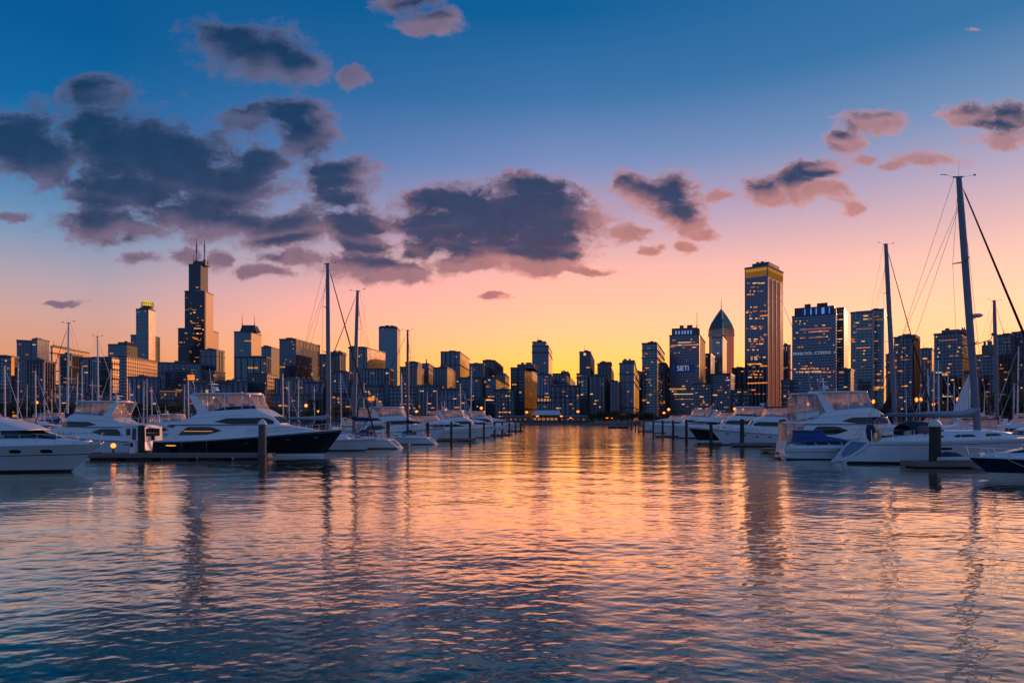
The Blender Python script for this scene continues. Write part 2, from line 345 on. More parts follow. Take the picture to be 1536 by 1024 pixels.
facade('mauve_pier', (0.10, 0.088, 0.12), (0.10, 0.12, 0.19), 4.6, 3.6, 0.26, 0.10, 0.012, 0.008, 0.6, 0.14)
facade('white_pier_shaded', (0.075, 0.070, 0.095), (0.06, 0.07, 0.10), 3.4, 4.0, 0.30, 0.0, 0.004, 0.0, 0.4, 0.25)  # darker white_pier for the right face, its shade put into the colour
M['crown_light'] = emit('yellow crown light', lin((255, 206, 44)), 1.0)
M['amber_band'] = emit('amber band light', lin((205, 130, 30)), 0.42)
M['crown_edge_glow'] = principled('gold crown edge glow', (0.72, 0.52, 0.30), 0.3, 0.8)[0]  # gold colour standing in for warm light on the crown edges
# ------------------------------------------------------------------ mesh helpers
class MB:
    def __init__(s): s.v = []; s.f = []; s.mi = []
    def add(s, vs, fs, mi=0):
        k = len(s.v); s.v += [tuple(p) for p in vs]; s.f += [tuple(i + k for i in f) for f in fs]; s.mi += [mi] * len(fs); return s
    def box(s, x0, x1, y0, y1, z0, z1, mi=0):
        return s.add([(x0, y0, z0), (x1, y0, z0), (x1, y1, z0), (x0, y1, z0), (x0, y0, z1), (x1, y0, z1), (x1, y1, z1), (x0, y1, z1)],
                     [(0, 3, 2, 1), (4, 5, 6, 7), (0, 1, 5, 4), (1, 2, 6, 5), (2, 3, 7, 6), (3, 0, 4, 7)], mi)
    def tube(s, pts, rad, n=8, mi=0, flat=1.0):
        pts = [Vector(p) for p in pts]
        if not isinstance(rad, (list, tuple)): rad = [rad] * len(pts)
        vs = []; fs = []
        for i, p in enumerate(pts):
            d = (pts[min(i + 1, len(pts) - 1)] - pts[max(i - 1, 0)]).normalized()
            a = Vector((0, 0, 1)) if abs(d.z) < 0.9 else Vector((0, 1, 0))
            e1 = d.cross(a).normalized(); e2 = d.cross(e1).normalized()
            for j in range(n):
                t = 2 * math.pi * j / n
                vs.append(p + e1 * (math.cos(t) * rad[i]) + e2 * (math.sin(t) * rad[i] * flat))
        for i in range(len(pts) - 1):
            for j in range(n):
                fs.append((i * n + j, i * n + (j + 1) % n, (i + 1) * n + (j + 1) % n, (i + 1) * n + j))
        fs.append(tuple(range(n))[::-1]); fs.append(tuple(range((len(pts) - 1) * n, len(pts) * n)))
        return s.add(vs, fs, mi)
    def loft(s, rings, mi=0, closed=True, caps=True, mis=None):
        n = len(rings[0]); k = len(s.v)
        for r in rings: s.v += [tuple(p) for p in r]
        m = n if closed else n - 1
        for i in range(len(rings) - 1):
            for j in range(m):
                a, b = k + i * n + j, k + i * n + (j + 1) % n
                s.f.append((a, b, b + n, a + n)); s.mi.append(mis[j] if mis else mi)
        if caps:
            s.f.append(tuple(range(k, k + n))[::-1]); s.f.append(tuple(range(k + (len(rings) - 1) * n, k + len(rings) * n))); s.mi += [mi, mi]
        return s
    def lathe(s, prof, c=(0, 0, 0), n=12, mi=0):
        rings = [[(c[0] + r * math.cos(2 * math.pi * j / n), c[1] + r * math.sin(2 * math.pi * j / n), c[2] + z) for j in range(n)] for r, z in prof]
        return s.loft(rings, mi)
    def build(s, name, mats, parent=None, loc=None, rotz=0.0, smooth=None, recalc=True, label=None):
        me = bpy.data.meshes.new(name); me.from_pydata(s.v, [], s.f)
        for m in (mats if isinstance(mats, (list, tuple)) else [mats]): me.materials.append(M[m] if isinstance(m, str) else m)
        me.polygons.foreach_set('material_index', s.mi)
        if recalc:
            bm = bmesh.new(); bm.from_mesh(me); bmesh.ops.recalc_face_normals(bm, faces=bm.faces); bm.to_mesh(me); bm.free()
        if smooth:
            me.polygons.foreach_set('use_smooth', [True] * len(me.polygons)); me.set_sharp_from_angle(angle=R(smooth))
        me.update()
        o = bpy.data.objects.new(name, me); COL.objects.link(o)
        if parent: o.parent = parent
        if loc: o.location = loc
        if rotz: o.rotation_euler = (0, 0, rotz)
        if label: o['label'] = label
        return o
def tag(o, label=None, cat=None, group=None, kind=None):
    if label: o['label'] = label
    if cat: o['category'] = cat
    if group: o['group'] = group
    if kind: o['kind'] = kind
    return o
def empty(name, loc, rotz=0.0, label=None, cat=None, group=None):
    o = bpy.data.objects.new(name, None); COL.objects.link(o); o.location = loc; o.rotation_euler = (0, 0, rotz)
    o.empty_display_size = 0.5
    return tag(o, label, cat, group)
CHILD = {}
def kids(o):
    return [c for c in bpy.data.objects if c.parent == o]
def copy_tree(o, loc, rotz, label, group=None, scale=1.0, cache={}):
    if o.name not in cache: cache[o.name] = [(c, kids(c)) for c in kids(o)]
    r = o.copy(); COL.objects.link(r); r.location = loc; r.rotation_euler = (0, 0, rotz); r.scale = (scale,) * 3
    r['label'] = label
    if group: r['group'] = group
    for c, gs in cache[o.name]:
        d = c.copy(); COL.objects.link(d); d.parent = r
        for g in gs:
            e = g.copy(); COL.objects.link(e); e.parent = d
    return r
def text_obj(name, txt, size, mat, parent, loc, rot, extrude=0.05, sx=1.0, label=None, space=1.0):
    cu = bpy.data.curves.new(name, 'FONT'); cu.body = txt; cu.size = size; cu.extrude = extrude
    cu.align_x = 'CENTER'; cu.align_y = 'CENTER'; cu.space_character = space
    cu.materials.append(M[mat])
    tmp = bpy.data.objects.new('tmp_letters', cu); COL.objects.link(tmp)
    bpy.context.view_layer.update()
    me = bpy.data.meshes.new_from_object(tmp.evaluated_get(bpy.context.evaluated_depsgraph_get())); me.name = name
    bpy.data.objects.remove(tmp)
    o = bpy.data.objects.new(name, me); COL.objects.link(o); o.parent = parent; o.location = loc; o.rotation_euler = rot; o.scale = (sx, 1, 1)
    if label: o['label'] = label
    return o

# ------------------------------------------------------------------ water: one sheet, real waves, finer near the shore the camera stands on
def make_water():
    rng = np.random.default_rng(11)
    ny, nx = 1400, 900
    Y = 5.0 * (410.0 / 5.0) ** (np.linspace(0, 1, ny))
    T = np.tan(np.linspace(-1, 1, nx) * 0.80) * 1.0
    yy = np.repeat(Y[:, None], nx, 1)
    xx = yy * T[None, :] * 1.02
    dyr = np.gradient(Y)
    zz = np.zeros_like(xx); 
    comps = []
    n1 = 72
    lam = np.exp(rng.uniform(np.log(0.16), np.log(1.1), n1))
    ang = rng.normal(0, R(34), n1) + math.pi * (rng.random(n1) < 0.15)
    for l, a in zip(lam, ang): comps.append((l, a, 0.036 * math.sqrt(2.0 / n1)))
    for l, a in ((3.6, R(-28)), (4.4, R(22)), (5.5, R(-10)), (7.0, R(14)), (2.9, R(35)), (3.2, R(-42))): comps.append((l, a, 0.006))
    # slow gusts make calmer and rougher patches
    gust = np.zeros_like(xx)
    for k in range(10):
        l = rng.uniform(9, 40); a = rng.uniform(0, 6.28); p = rng.uniform(0, 6.28)
        gust += np.sin((xx * math.sin(a) * .6 + yy * math.cos(a)) * 2 * math.pi / l + p)
    gust = 1.0 + 0.16 * gust / 2.2
    for l, a, sl in comps:
        k = 2 * math.pi / l; ph = rng.uniform(0, 2 * math.pi)
        ky = abs(math.cos(a)); fade = np.clip((l / np.maximum(ky, .15) / dyr - 2.5) / 3.0, 0, 1)[:, None]
        th = k * (xx * math.sin(a) - yy * math.cos(a)) + ph + 0.6 * np.sin(xx * 0.31 + yy * 0.17 + ph)
        zz += fade * gust * (sl / k) * (np.sin(th) + 0.22 * np.cos(2 * th))
    V = np.stack([xx, yy, zz], -1).reshape(-1, 3)
    idx = np.arange(ny * nx).reshape(ny, nx)
    Q = np.stack([idx[:-1, :-1], idx[:-1, 1:], idx[1:, 1:], idx[1:, :-1]], -1).reshape(-1, 4)
    # flat skirt a little below, reaching behind the camera and past both sides
    sk = np.array([(-900, -250, -0.35), (900, -250, -0.35), (900, 410, -0.35), (-900, 410, -0.35)], float)
    b = len(V); V = np.concatenate([V, sk]); Q = np.concatenate([Q, [[b, b + 1, b + 2, b + 3]]])
    me = bpy.data.meshes.new('water')
    me.vertices.add(len(V)); me.vertices.foreach_set('co', V.astype(np.float32).ravel())
    me.loops.add(len(Q) * 4); me.loops.foreach_set('vertex_index', Q.astype(np.int32).ravel())
    me.polygons.add(len(Q)); me.polygons.foreach_set('loop_start', np.arange(0, len(Q) * 4, 4, dtype=np.int32))
    me.polygons.foreach_set('use_smooth', np.ones(len(Q), bool))
    me.update(calc_edges=True)
    m, t, bs = principled('harbour water', (0.003, 0.066, 0.076), 0.05, 0.0, IOR=3.1)
    geo = t.new('ShaderNodeNewGeometry').outputs['Position']
    v = t.v('MULTIPLY', geo, (0.7, 1.0, 1.0))
    h1 = t.noise(v, 3.2, 3, 0.55)[0]; h2 = t.noise(v, 10.0, 3, 0.55)[0]; h3 = t.noise(v, 0.9, 2, .5)[0]
    h = t.m('ADD', t.m('MULTIPLY', h1, 0.007), t.m('ADD', t.m('MULTIPLY', h2, 0.0026), t.m('MULTIPLY', h3, 0.010)))
    far = t.mr(t.sep(geo)[1], 50.0, 220.0, 1.0, 3.2, 'SMOOTHSTEP')      # the open middle of the harbour is breezier
    h = t.m('MULTIPLY', h, far)
    bn = t.new('ShaderNodeBump'); bn.inputs['Strength'].default_value = 1.0; bn.inputs['Distance'].default_value = 1.0
    t.l.new(h, bn.inputs['Height']); t.l.new(bn.outputs[0], bs.inputs['Normal'])
    # dark teal body under a mirror whose strength rises towards grazing view
    bs.inputs['Specular IOR Level'].default_value = 0.0; bs.inputs['Roughness'].default_value = 0.6
    lw = t.new('ShaderNodeLayerWeight'); lw.inputs[0].default_value = 0.5; t.l.new(bn.outputs[0], lw.inputs['Normal'])
    fr = t.m('MULTIPLY_ADD', t.m('POWER', lw.outputs['Facing'], 4.6), 1.62, 0.015, clamp=True)
    gl = t.new('ShaderNodeBsdfGlossy'); gl.inputs[0].default_value = (1.0, 0.97, 0.85, 1); gl.inputs['Roughness'].default_value = 0.06; t.l.new(bn.outputs[0], gl.inputs['Normal'])
    ms = t.new('ShaderNodeMixShader'); t.l.new(fr, ms.inputs[0]); t.l.new(bs.outputs[0], ms.inputs[1]); t.l.new(gl.outputs[0], ms.inputs[2])
    t.l.new(ms.outputs[0], t.n['Material Output'].inputs[0])
    me.materials.append(m)
    o = bpy.data.objects.new('water', me); COL.objects.link(o)
    return tag(o, 'rippled harbour water reflecting the sunset', None, None, 'structure')
make_water()

# ------------------------------------------------------------------ land and seawall
YS = 388.0
g = MB(); g.add([(-9000, YS + 1, 1.0), (9000, YS + 1, 1.0), (9000, 14000, 1.0), (-9000, 14000, 1.0)], [(0, 1, 2, 3)])
tag(g.build('ground', 'land'), 'dark park ground behind the seawall', None, None, 'structure')
sw = empty('seawall', (0, YS, 0), 0, 'low grey concrete seawall along the far shore of the harbour', 'wall')
a = MB(); a.box(-1200, 1200, 0, 1.6, -1.5, 0.95); a.build('wall_face', 'concrete', sw)
a = MB(); a.box(-1200, 1200, -0.25, 1.9, 0.95, 1.22); a.build('coping', 'concrete', sw)
a = MB()
for i in range(-140, 141):
    x = i * 2.5; a.box(x - .04, x + .04, 1.0, 1.08, 1.22, 2.25)
for z in (1.55, 1.9, 2.22): a.box(-350, 350, 1.02, 1.07, z, z + .06)
a.build('railing', 'steel_dark', sw)

# ------------------------------------------------------------------ skyline
def solve(xl, xc, xr, Y, th, depth=45.0):
    ul, uc, ur = ((q - CX) / F for q in (xl, xc, xr))
    if th is None: th = math.atan((ul + uc) / 2) if xr <= xc else 0.0
    c, s = math.cos(th), math.sin(th)
    C = Vector((uc * Y, Y))
    w_ = (C.x - ul * Y) / (c + ul * s) if xc > xl else 20.0
    L = C + w_ * Vector((-c, s))
    if xr > xc: d_ = (ur * Y - C.x) / (s - ur * c)
    else: d_ = depth
    return th, L, w_, d_
def tower_part(root, name, xl, xc, xr, ytop, Y, th, style, base=1.0, par=True, ybot=None, pmat='roof_dark'):
    th, L, W, Dp = solve(xl, xc, xr, Y, th)
    if Dp <= 0 or Dp > 400: raise ValueError('bad depth %s %s %s' % (name, Dp, (xl, xc, xr, Y, th)))
    H = PZ(ytop, Y) - base
    if ybot is not None: base = PZ(ybot, Y); H = PZ(ytop, Y) - base
    vs = [(0, 0), (W, 0), (W, Dp), (0, Dp)]
    me = bpy.data.meshes.new(name)
    v = [(x, y, 0) for x, y in vs] + [(x, y, H) for x, y in vs]
    f = [(0, 1, 5, 4), (1, 2, 6, 5), (2, 3, 7, 6), (3, 0, 4, 7), (4, 5, 6, 7)]
    me.from_pydata(v, [], f)
    sty = style.split('|')
    me.materials.append(FAC[sty[0]]); me.materials.append(M['roof_plain']); me.polygons[4].material_index = 1
    if len(sty) > 1: me.materials.append(FAC[sty[1]]); me.polygons[1].material_index = 2  # right face gets its own colours
    uvl = me.uv_layers.new(name='UVMap')
    off = [0, W, W + Dp, 2 * W + Dp]; ln = [W, Dp, W, Dp]
    for p in range(4):
        for k, (du, dv) in enumerate(((0, 0), (1, 0), (1, 1), (0, 1))):
            uvl.data[p * 4 + k].uv = (off[p] + du * ln[p], dv * H)
    o = bpy.data.objects.new(name, me); COL.objects.link(o); o.parent = root
    o.location = (L.x - root.location.x, L.y - root.location.y, base - root.location.z); o.rotation_euler = (0, 0, -th)
    info = dict(o=o, th=th, L=L, W=W, D=Dp, H=H, base=base, Y=Y, root=root)
    if par:
        a = MB(); e = 0.5; pz = max(1.2, Y / 1000 * 1.6)
        a.box(-e, W + e, -e, 0.9, H - pz, H + 0.5); a.box(W - 0.9, W + e, 0.9, Dp + e, H - pz, H + 0.5); a.box(-e, W - .9, Dp - .9, Dp + e, H - pz, H + .5); a.box(-e, .9, .9, Dp - .9, H - pz, H + .5)
        q = a.build('parapet', pmat, root); q.location = o.location; q.rotation_euler = o.rotation_euler
    return info
def front_s(t, px):            # metres along the front face seen at column px, and its distance
    u = (px - CX) / F; c, s = math.cos(t['th']), math.sin(t['th'])
    q = (u * t['L'].y - t['L'].x) / (c + u * s)
    return q, t['L'].y - q * s
def on_front(t, a, name, mat, off=0.0):
    q = a.build(name, mat, t['root']); q.location = t['o'].location; q.rotation_euler = t['o'].rotation_euler; return q
UNIT = {}
def unit_box(key):
    if key not in UNIT:
        a = MB(); a.box(0, 1, -1, 0, 0, 1); o = a.build('lit_window', key); UNIT[key] = o.data; bpy.data.objects.remove(o)
    return UNIT[key]
def lit_box(t, x, z, w_, h_, mat, name='lit_window', side=False, proud=0.25):
    o = bpy.data.objects.new(name, unit_box(mat)); COL.objects.link(o); o.parent = t['root']
    th = t['th']; c, s = math.cos(th), math.sin(th); bl = t['o'].location
    if not side:
        o.location = (bl.x + x * c, bl.y - x * s, bl.z + z); o.rotation_euler = (0, 0, -th); 
    else:
        o.location = (bl.x + t['W'] * c + x * s, bl.y - t['W'] * s + x * c, bl.z + z); o.rotation_euler = (0, 0, -th + math.pi / 2)
    o.scale = (w_, proud, h_); return o
def lit_px(t, x0, x1, y0, y1, mat, name='lit_window'):
    a, ya = front_s(t, x0); b, yb = front_s(t, x1); ym = (ya + yb) / 2
    z1 = PZ(y0, ym) - t['base']; z0 = PZ(y1, ym) - t['base']
    return lit_box(t, a, z0, b - a, z1 - z0, mat, name)
def lit_random(t, n, rng, ylo=None, yhi=None, mats=('lit_a', 'lit_b', 'lit_c', 'lit_d', 'lit_d'), side=False, big=1.0, wide=(1, 1, 2, 3)):
    W = t['D'] if side else t['W']
    px = t['Y'] / F
    z0 = max(PZ(612, t['Y']) - t['base'], 4); z1 = t['H'] - 2.5 * px
    if ylo: z0 = PZ(ylo, t['Y']) - t['base']
    if yhi: z1 = PZ(yhi, t['Y']) - t['base']
    fl = 3.8
    for _ in range(n // 7):                # a few whole lit floors
        z = z0 + (z1 - z0) * rng.random(); z = math.floor(z / fl) * fl + .7; f0 = rng.uniform(.02, .4); f1 = rng.uniform(.55, .97)
        lit_box(t, W * f0, z, W * (f1 - f0), .95 * px, rng.choice(('lit_d', 'lit_d', 'lit_b', 'lit_c')), side=side, proud=.3)
    for _ in range(n):
        w_ = rng.choice(wide) * 1.9 * px * big * rng.uniform(.7, 1.2); h_ = 1.35 * px * big * rng.uniform(.8, 1.2)
        if W - w_ < 2: continue
        z = z0 + (z1 - z0) * rng.random(); z = math.floor(z / fl) * fl + 0.7
        lit_box(t, rng.uniform(1, W - w_ - 1), z, w_, h_, rng.choice(mats), side=side, proud=0.3)
rngL = random.Random(5)
BL = {}
def bld(name, label, tiers, pents=(), ants=(), lit=0, sidelit=0, pm='roof_plain', key=None, kind='building', pmat='roof_dark', big=1.0, partname='tower_shaft', facade_relief=True):
    xl, xc, xr, yt, Y, th, st = tiers[0][:7]
    th0, L, W, Dp = solve(xl, xc, xr, Y, th if th is None else R(th))
    root = empty(name, (L.x, L.y, 1.0), 0, label, kind)
    ts = []
    for q in tiers:
        xl, xc, xr, yt, Y, th, st = q[:7]
        ts.append(tower_part(root, partname if len(tiers) == 1 else 'tower_section', xl, xc, xr, yt, Y, None if th is None else R(th), st, ybot=q[7] if len(q) > 7 else None, pmat=pmat))
    for p in pents:                        # roof plant boxes: left, right, top row, which section
        x0, x1, y1 = p[:3]; t = ts[p[3] if len(p) > 3 else 0]; mt = p[4] if len(p) > 4 else pm
        s0, ya = front_s(t, x0); s1, yb = front_s(t, x1); dd = min(t['D'] * .8, 60)
        a = MB(); zt = PZ(y1, t['Y'] + 6) - t['base']; a.box(s0, s1, 4, 4 + max(6, dd - 6), t['H'] - 1, zt)
        for k in range(3):
            xx = s0 + (s1 - s0) * rngL.uniform(.1, .7); hh = (zt - t['H']) * .35 + .6
            a.box(xx, xx + (s1 - s0) * .16, 6, 10, zt, zt + hh)
        on_front(t, a, 'roof_plant', mt)
    if not pents and not ants:
        t = ts[-1]; pxm = t['Y'] / F; hh = rngL.uniform(1.4, 3.2) * pxm; f0 = rngL.uniform(.1, .45); f1 = f0 + rngL.uniform(.25, .45)
        a = MB(); a.box(t['W'] * f0, t['W'] * f1, 4, 4 + t['D'] * .45, t['H'] - 1, t['H'] + hh)
        xx = t['W'] * (f1 + .05); a.lathe([(1.0 * pxm, t['H'] - 1), (1.0 * pxm, t['H'] + hh * .6), (.2 * pxm, t['H'] + hh * .85)], (min(xx, t['W'] - 1.5 * pxm), 5, 0), 8)
        if rngL.random() < .5: a.tube([(t['W'] * f0 + 1, 6, t['H']), (t['W'] * f0 + 1, 6, t['H'] + hh + rngL.uniform(3, 8) * pxm)], .28 * pxm, 5)
        on_front(t, a, 'roof_plant', rngL.choice(('roof_plain', 'roof_dark', 'roof_brown')))
    for (ax, y0, y1, r, *mm) in ants:
        t = ts[-1] if len(ts) > 1 else ts[0]
        s0, ya = front_s(t, ax); z1 = PZ(y0, t['Y']) - t['base']; z0 = PZ(y1, t['Y']) - t['base'] - 2
        a = MB(); a.tube([(s0, 5, z0), (s0, 5, z0 + (z1 - z0) * .35), (s0, 5, z0 + (z1 - z0) * .36), (s0, 5, z1)], [r, r, r * .6, r * .35], 8)
        on_front(t, a, 'antenna', mm[0] if mm else 'steel_dark')
    if facade_relief and tiers[0][4] < 1500:
        t = ts[0]; kind_ = rngL.random(); mt = rngL.choice(('roof_plain', 'roof_dark', 'roof_brown', 'roof_dark')); a = MB()
        n_ = rngL.choice((3, 4, 5, 6, 8)); pw_ = t['W'] / n_ * rngL.uniform(.10, .22)
        if kind_ < .62:
            for i in range(n_ + 1):
                x = max(0, min(t['W'] - pw_, t['W'] * i / n_ - pw_ / 2)); a.box(x, x + pw_, -.9, -.02, 0, t['H'] - 2.2 * t['Y'] / F)
            nd = max(2, int(t['D'] / (t['W'] / n_))) if '|' not in tiers[0][6] else 0
            for i in range(1, nd):
                y = t['D'] * i / nd; a.box(t['W'] + .02, t['W'] + .9, y - pw_ / 2, y + pw_ / 2, 0, t['H'] - 2.2 * t['Y'] / F)
            on_front(t, a, 'facade_pier', mt)
        if kind_ > .35:
            e = 1.0
            for q in sorted(rngL.sample((.22, .38, .52, .66, .80, .90), rngL.choice((1, 2, 3)))):
                z = t['H'] * q; hh = rngL.uniform(.8, 2.2) * t['Y'] / F; a = MB(); a.loft([[(-e, -e, zz), (t['W'] + e, -e, zz), (t['W'] + e, t['D'] + e, zz), (t['W'] - .5, t['D'] + e, zz), (t['W'] - .5, .5, zz), (-e, .5, zz)] for zz in (z, z + hh)]); on_front(t, a, 'belt_course', mt)
    lit = int(lit * .75)
    if lit:
        for t in ts: lit_random(t, max(1, lit // len(ts)), rngL, big=big)
    if sidelit: lit_random(ts[0], sidelit, rngL, side=True, wide=(1, 1))
    BL[key or label] = ts
    return ts
# columns: left edge, corner, right edge (no right face when equal to the corner), top row, distance, turn in degrees, facade
bld('office_tower', 'dark office block with a warm lit slot, cut by the left photo edge', [(-40, 17, 28, 534, 700, 0, 'navy_glass')], lit=10, key='edge')
lit_px(BL['edge'][0], 17.2, 21.5, 536, 563, 'lit_b')
bld('office_tower', 'navy office slab joined to a taller pale stone slab, left of the first tall mast', [(25, 51, 51, 511, 1150, None, 'navy_glass'), (48, 56, 74, 508, 1145, 0, 'stone_pier')], lit=6)
bld('apartment_tower', 'brown brick apartment block with lit rows behind the leftmost sailboat masts', [(41, 66, 84, 541, 640, 0, 'brown_stone')], pents=[(44, 60, 538.5)], lit=9, sidelit=3)
bld('office_block', 'wide glass block with a gold reflecting upper storey behind the tallest left mast', [(76, 79, 134, 519, 1250, -4, 'gold_glass|sunset_tint_grid')])
bld('office_block', 'teal glass block with an orange glowing upper corner, left of the bare masts', [(90, 107, 124, 531, 900, 2, 'teal_glass')], lit=4, key='tealcorner')
bld('office_block', 'plain navy office block with a flat roof between two tall left masts', [(120, 160, 169, 536, 820, 0, 'navy_pier')], lit=6)
bld('office_tower', 'blue grey office block with stepped roof left of the gold crowned tower', [(162, 190, 206, 516, 1500, 0, 'navy_glass')], pents=[(175, 190, 513)], lit=2)
bld('office_block', 'dark block with one gold striped end wall beside the large sunlit block', [(146, 168, 180, 536, 800, -1, 'flat_dark|sunset_tint_grid')], lit=0, key='goldend')
bld('office_block', 'broad block whose whole right face glows gold in the sunset, below the gold crowned tower', [(179, 190, 236, 534, 760, -3, 'navy_glass|sunset_tint_grid')], lit=0, key='sunlit', facade_relief=False)
bld('skyscraper', 'blue grey stepped skyscraper with a glowing yellow drum crown', [(196, 223, 240, 502, 1800, 0, 'navy_glass'), (204, 223, 233, 463, 1795, 0, 'teal_glass|sunset_tint')], lit=6, key='crown', facade_relief=False)
t = BL['crown'][1]
s0, _ = front_s(t, 208); s1, _ = front_s(t, 224); cx_ = (s0 + s1) / 2
a = MB(); r_ = (s1 - s0) / 2; h0 = t['H']; a.lathe([(r_, h0), (r_, h0 + 8)], (cx_, r_ + 3, 0), 20); on_front(t, a, 'crown_drum', 'roof_dark')
a = MB(); a.lathe([(r_ * .96, h0 + 8), (r_ * .96, h0 + 15), (r_ * .86, h0 + 20), (r_ * .5, h0 + 22)], (cx_, r_ + 3, 0), 20); on_front(t, a, 'lit_crown', 'crown_light')
a = MB()
for k in range(20): a.tube([(cx_ + r_ * math.cos(k * .314), r_ + 3 + r_ * math.sin(k * .314), h0 + 7), (cx_ + r_ * math.cos(k * .314), r_ + 3 + r_ * math.sin(k * .314), h0 + 15), (cx_ + r_ * .9 * math.cos(k * .314), r_ + 3 + r_ * .9 * math.sin(k * .314), h0 + 20)], .7, 4)
for zq in (h0 + 8, h0 + 14.6): a.lathe([(r_ * 1.03, zq), (r_ * 1.03, zq + 1.0)], (cx_, r_ + 3, 0), 20)
on_front(t, a, 'crown_rib', 'roof_dark')
# the tallest, stepped black tower with twin antennas
wl = bld('skyscraper', 'tallest black stepped skyscraper with twin white antennas', [(267, 305, 328, 492, 2000, 0, 'black_glass|sunset_tint_dim'), (277, 306, 320, 436, 1996, 0, 'black_glass|sunset_tint_dim'), (283, 301, 312, 396, 1992, 0, 'black_glass'), (287, 307, 309, 437, 1975, 0, 'black_glass')], lit=0, key='tallest', facade_relief=False)
for t, n in zip(wl, (6, 6, 8, 16)): lit_random(t, n, rngL, ylo=545, mats=('lit_a', 'lit_d', 'lit_b'))
t = wl[2]
for ax, y0, r in ((292, 357, 2.2), (304, 357, 2.2), (287.5, 380, 1.0), (309, 382, 1.0)):
    s0, _ = front_s(t, ax); z1 = PZ(y0, t['Y']) - t['base']; zb = t['H']
    a = MB(); a.tube([(s0, 12, zb - 1), (s0, 12, zb + (z1 - zb) * .14), (s0, 12, zb + (z1 - zb) * .15), (s0, 12, zb + (z1 - zb) * .2), (s0, 12, zb + (z1 - zb) * .21), (s0, 12, z1)], [r * 1.1, r * 1.1, r * 2.2, r * 2.2, r, r * .5], 8)
    an = on_front(t, a, 'antenna', 'steel_pale' if y0 < 370 else 'steel_dark')
    if y0 < 370:
        b = MB(); b.tube([(s0, 12, z1 - 40), (s0, 12, z1 - 16)], [r * 1.02, r * .9], 8); q = b.build('red_band', 'red', an)
a = MB(); s0, _ = front_s(t, 289); s1, _ = front_s(t, 306); a.box(s0, s1, 6, 40, t['H'] - 1, PZ(391, t['Y']) - t['base']); on_front(t, a, 'roof_plant', 'roof_dark')
bld('office_tower', 'navy glass block with pale striped side standing against the foot of the tallest tower', [(300, 325, 337, 524, 1400, 2, 'navy_glass')], lit=6)
bld('office_block', 'low teal block left of the foot of the tallest tower', [(236, 302, 302, 545, 1350, None, 'navy_pier')], lit=2)
bld('office_block', 'wide low dark block with a pale cornice below the tallest tower', [(248, 322, 338, 556, 900, 0, 'navy_band')], lit=9, pmat='roof_plain', key='lowwide')
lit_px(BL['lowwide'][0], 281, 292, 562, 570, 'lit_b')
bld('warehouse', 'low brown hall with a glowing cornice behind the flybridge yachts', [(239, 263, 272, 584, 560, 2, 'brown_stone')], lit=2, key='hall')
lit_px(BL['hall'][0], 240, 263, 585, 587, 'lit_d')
ts = bld('skyscraper', 'blue glass tower with a gold right side and two thin rooftop antennas', [(351, 377, 392, 497, 1700, 0, 'teal_glass|sunset_tint')], ants=[(362, 471, 489, 1.1), (380.5, 473, 489, 1.1)], lit=4, key='twinant')
t = ts[0]; s0, _ = front_s(t, 359); s1, _ = front_s(t, 388); h0 = t['H']; h1 = PZ(487, 1700) - t['base']
a = MB(); a.loft([[(s0, 2, h0), (s1 - 6, 2, h0), (s1 - 6, 34, h0), (s0, 34, h0)], [(s0 + 5, 6, h1), (s1 - 14, 6, h1), (s1 - 14, 30, h1), (s0 + 5, 30, h1)]]); on_front(t, a, 'hipped_roof', 'roof_dark')
bld('office_block', 'dark plain block between the twin antenna tower and the wide windowed block', [(392, 407, 421, 520, 1600, 0, 'navy_pier')], lit=3)
bld('office_block', 'low dark teal block in front of the twin antenna tower', [(352, 400, 407, 535, 1150, 0, 'teal_glass')], lit=6)
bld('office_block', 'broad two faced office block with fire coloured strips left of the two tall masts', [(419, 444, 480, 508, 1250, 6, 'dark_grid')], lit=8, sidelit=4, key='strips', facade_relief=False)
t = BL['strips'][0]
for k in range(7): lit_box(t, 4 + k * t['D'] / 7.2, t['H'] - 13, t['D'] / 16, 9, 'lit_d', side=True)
bld('office_block', 'mid rise with a gold lit side wall beside the black hulled yacht roof', [(372, 401, 415, 560, 700, 0, 'dark_grid|sunset_tint_grid')], lit=4)
bld('office_block', 'long blue block with a pale roof edge behind the left sailboats', [(412, 470, 485, 568, 640, 0, 'navy_pier')], lit=5, pmat='roof_plain')
bld('apartment_block', 'low mauve apartment block just left of the tall dark mast', [(456, 486, 490, 573, 600, -3, 'mauve_pier')], lit=4)
bld('office_tower', 'office tower with lit columns seen between the two tall left masts', [(480, 510, 519, 531, 1300, 0, 'stone_grey')], pents=[(490, 513, 527.5)], lit=6)
bld('office_block', 'dark block with an orange roofline behind the second tall left mast', [(486, 524, 530, 558, 800, 0, 'navy_glass')], lit=8, key='orangeline')
bld('office_tower', 'teal glass block with a wide gold right face and an overhanging roof', [(524, 551, 578, 521, 1150, 8, 'teal_glass|sunset_tint_bright')], pents=[(521, 545, 519.5)], lit=2)
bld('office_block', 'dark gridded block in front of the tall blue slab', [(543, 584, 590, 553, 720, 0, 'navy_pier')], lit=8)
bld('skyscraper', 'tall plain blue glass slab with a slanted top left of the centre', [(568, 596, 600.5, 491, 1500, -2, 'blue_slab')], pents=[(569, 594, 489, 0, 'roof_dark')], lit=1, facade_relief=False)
bld('office_tower', 'dark tower with a gold glowing corner beside the short left mast', [(600, 626, 636, 550, 950, 2, 'navy_glass|sunset_tint_bright'), (608, 627, 633, 543, 975, 2, 'brown_stone')], lit=8)
bld('office_tower', 'slim tower with a gold right face and a small roof finial', [(632, 643, 651, 545, 1050, 1, 'navy_glass|sunset_tint_bright')], ants=[(639, 538, 546, 2.0, 'roof_brown')])
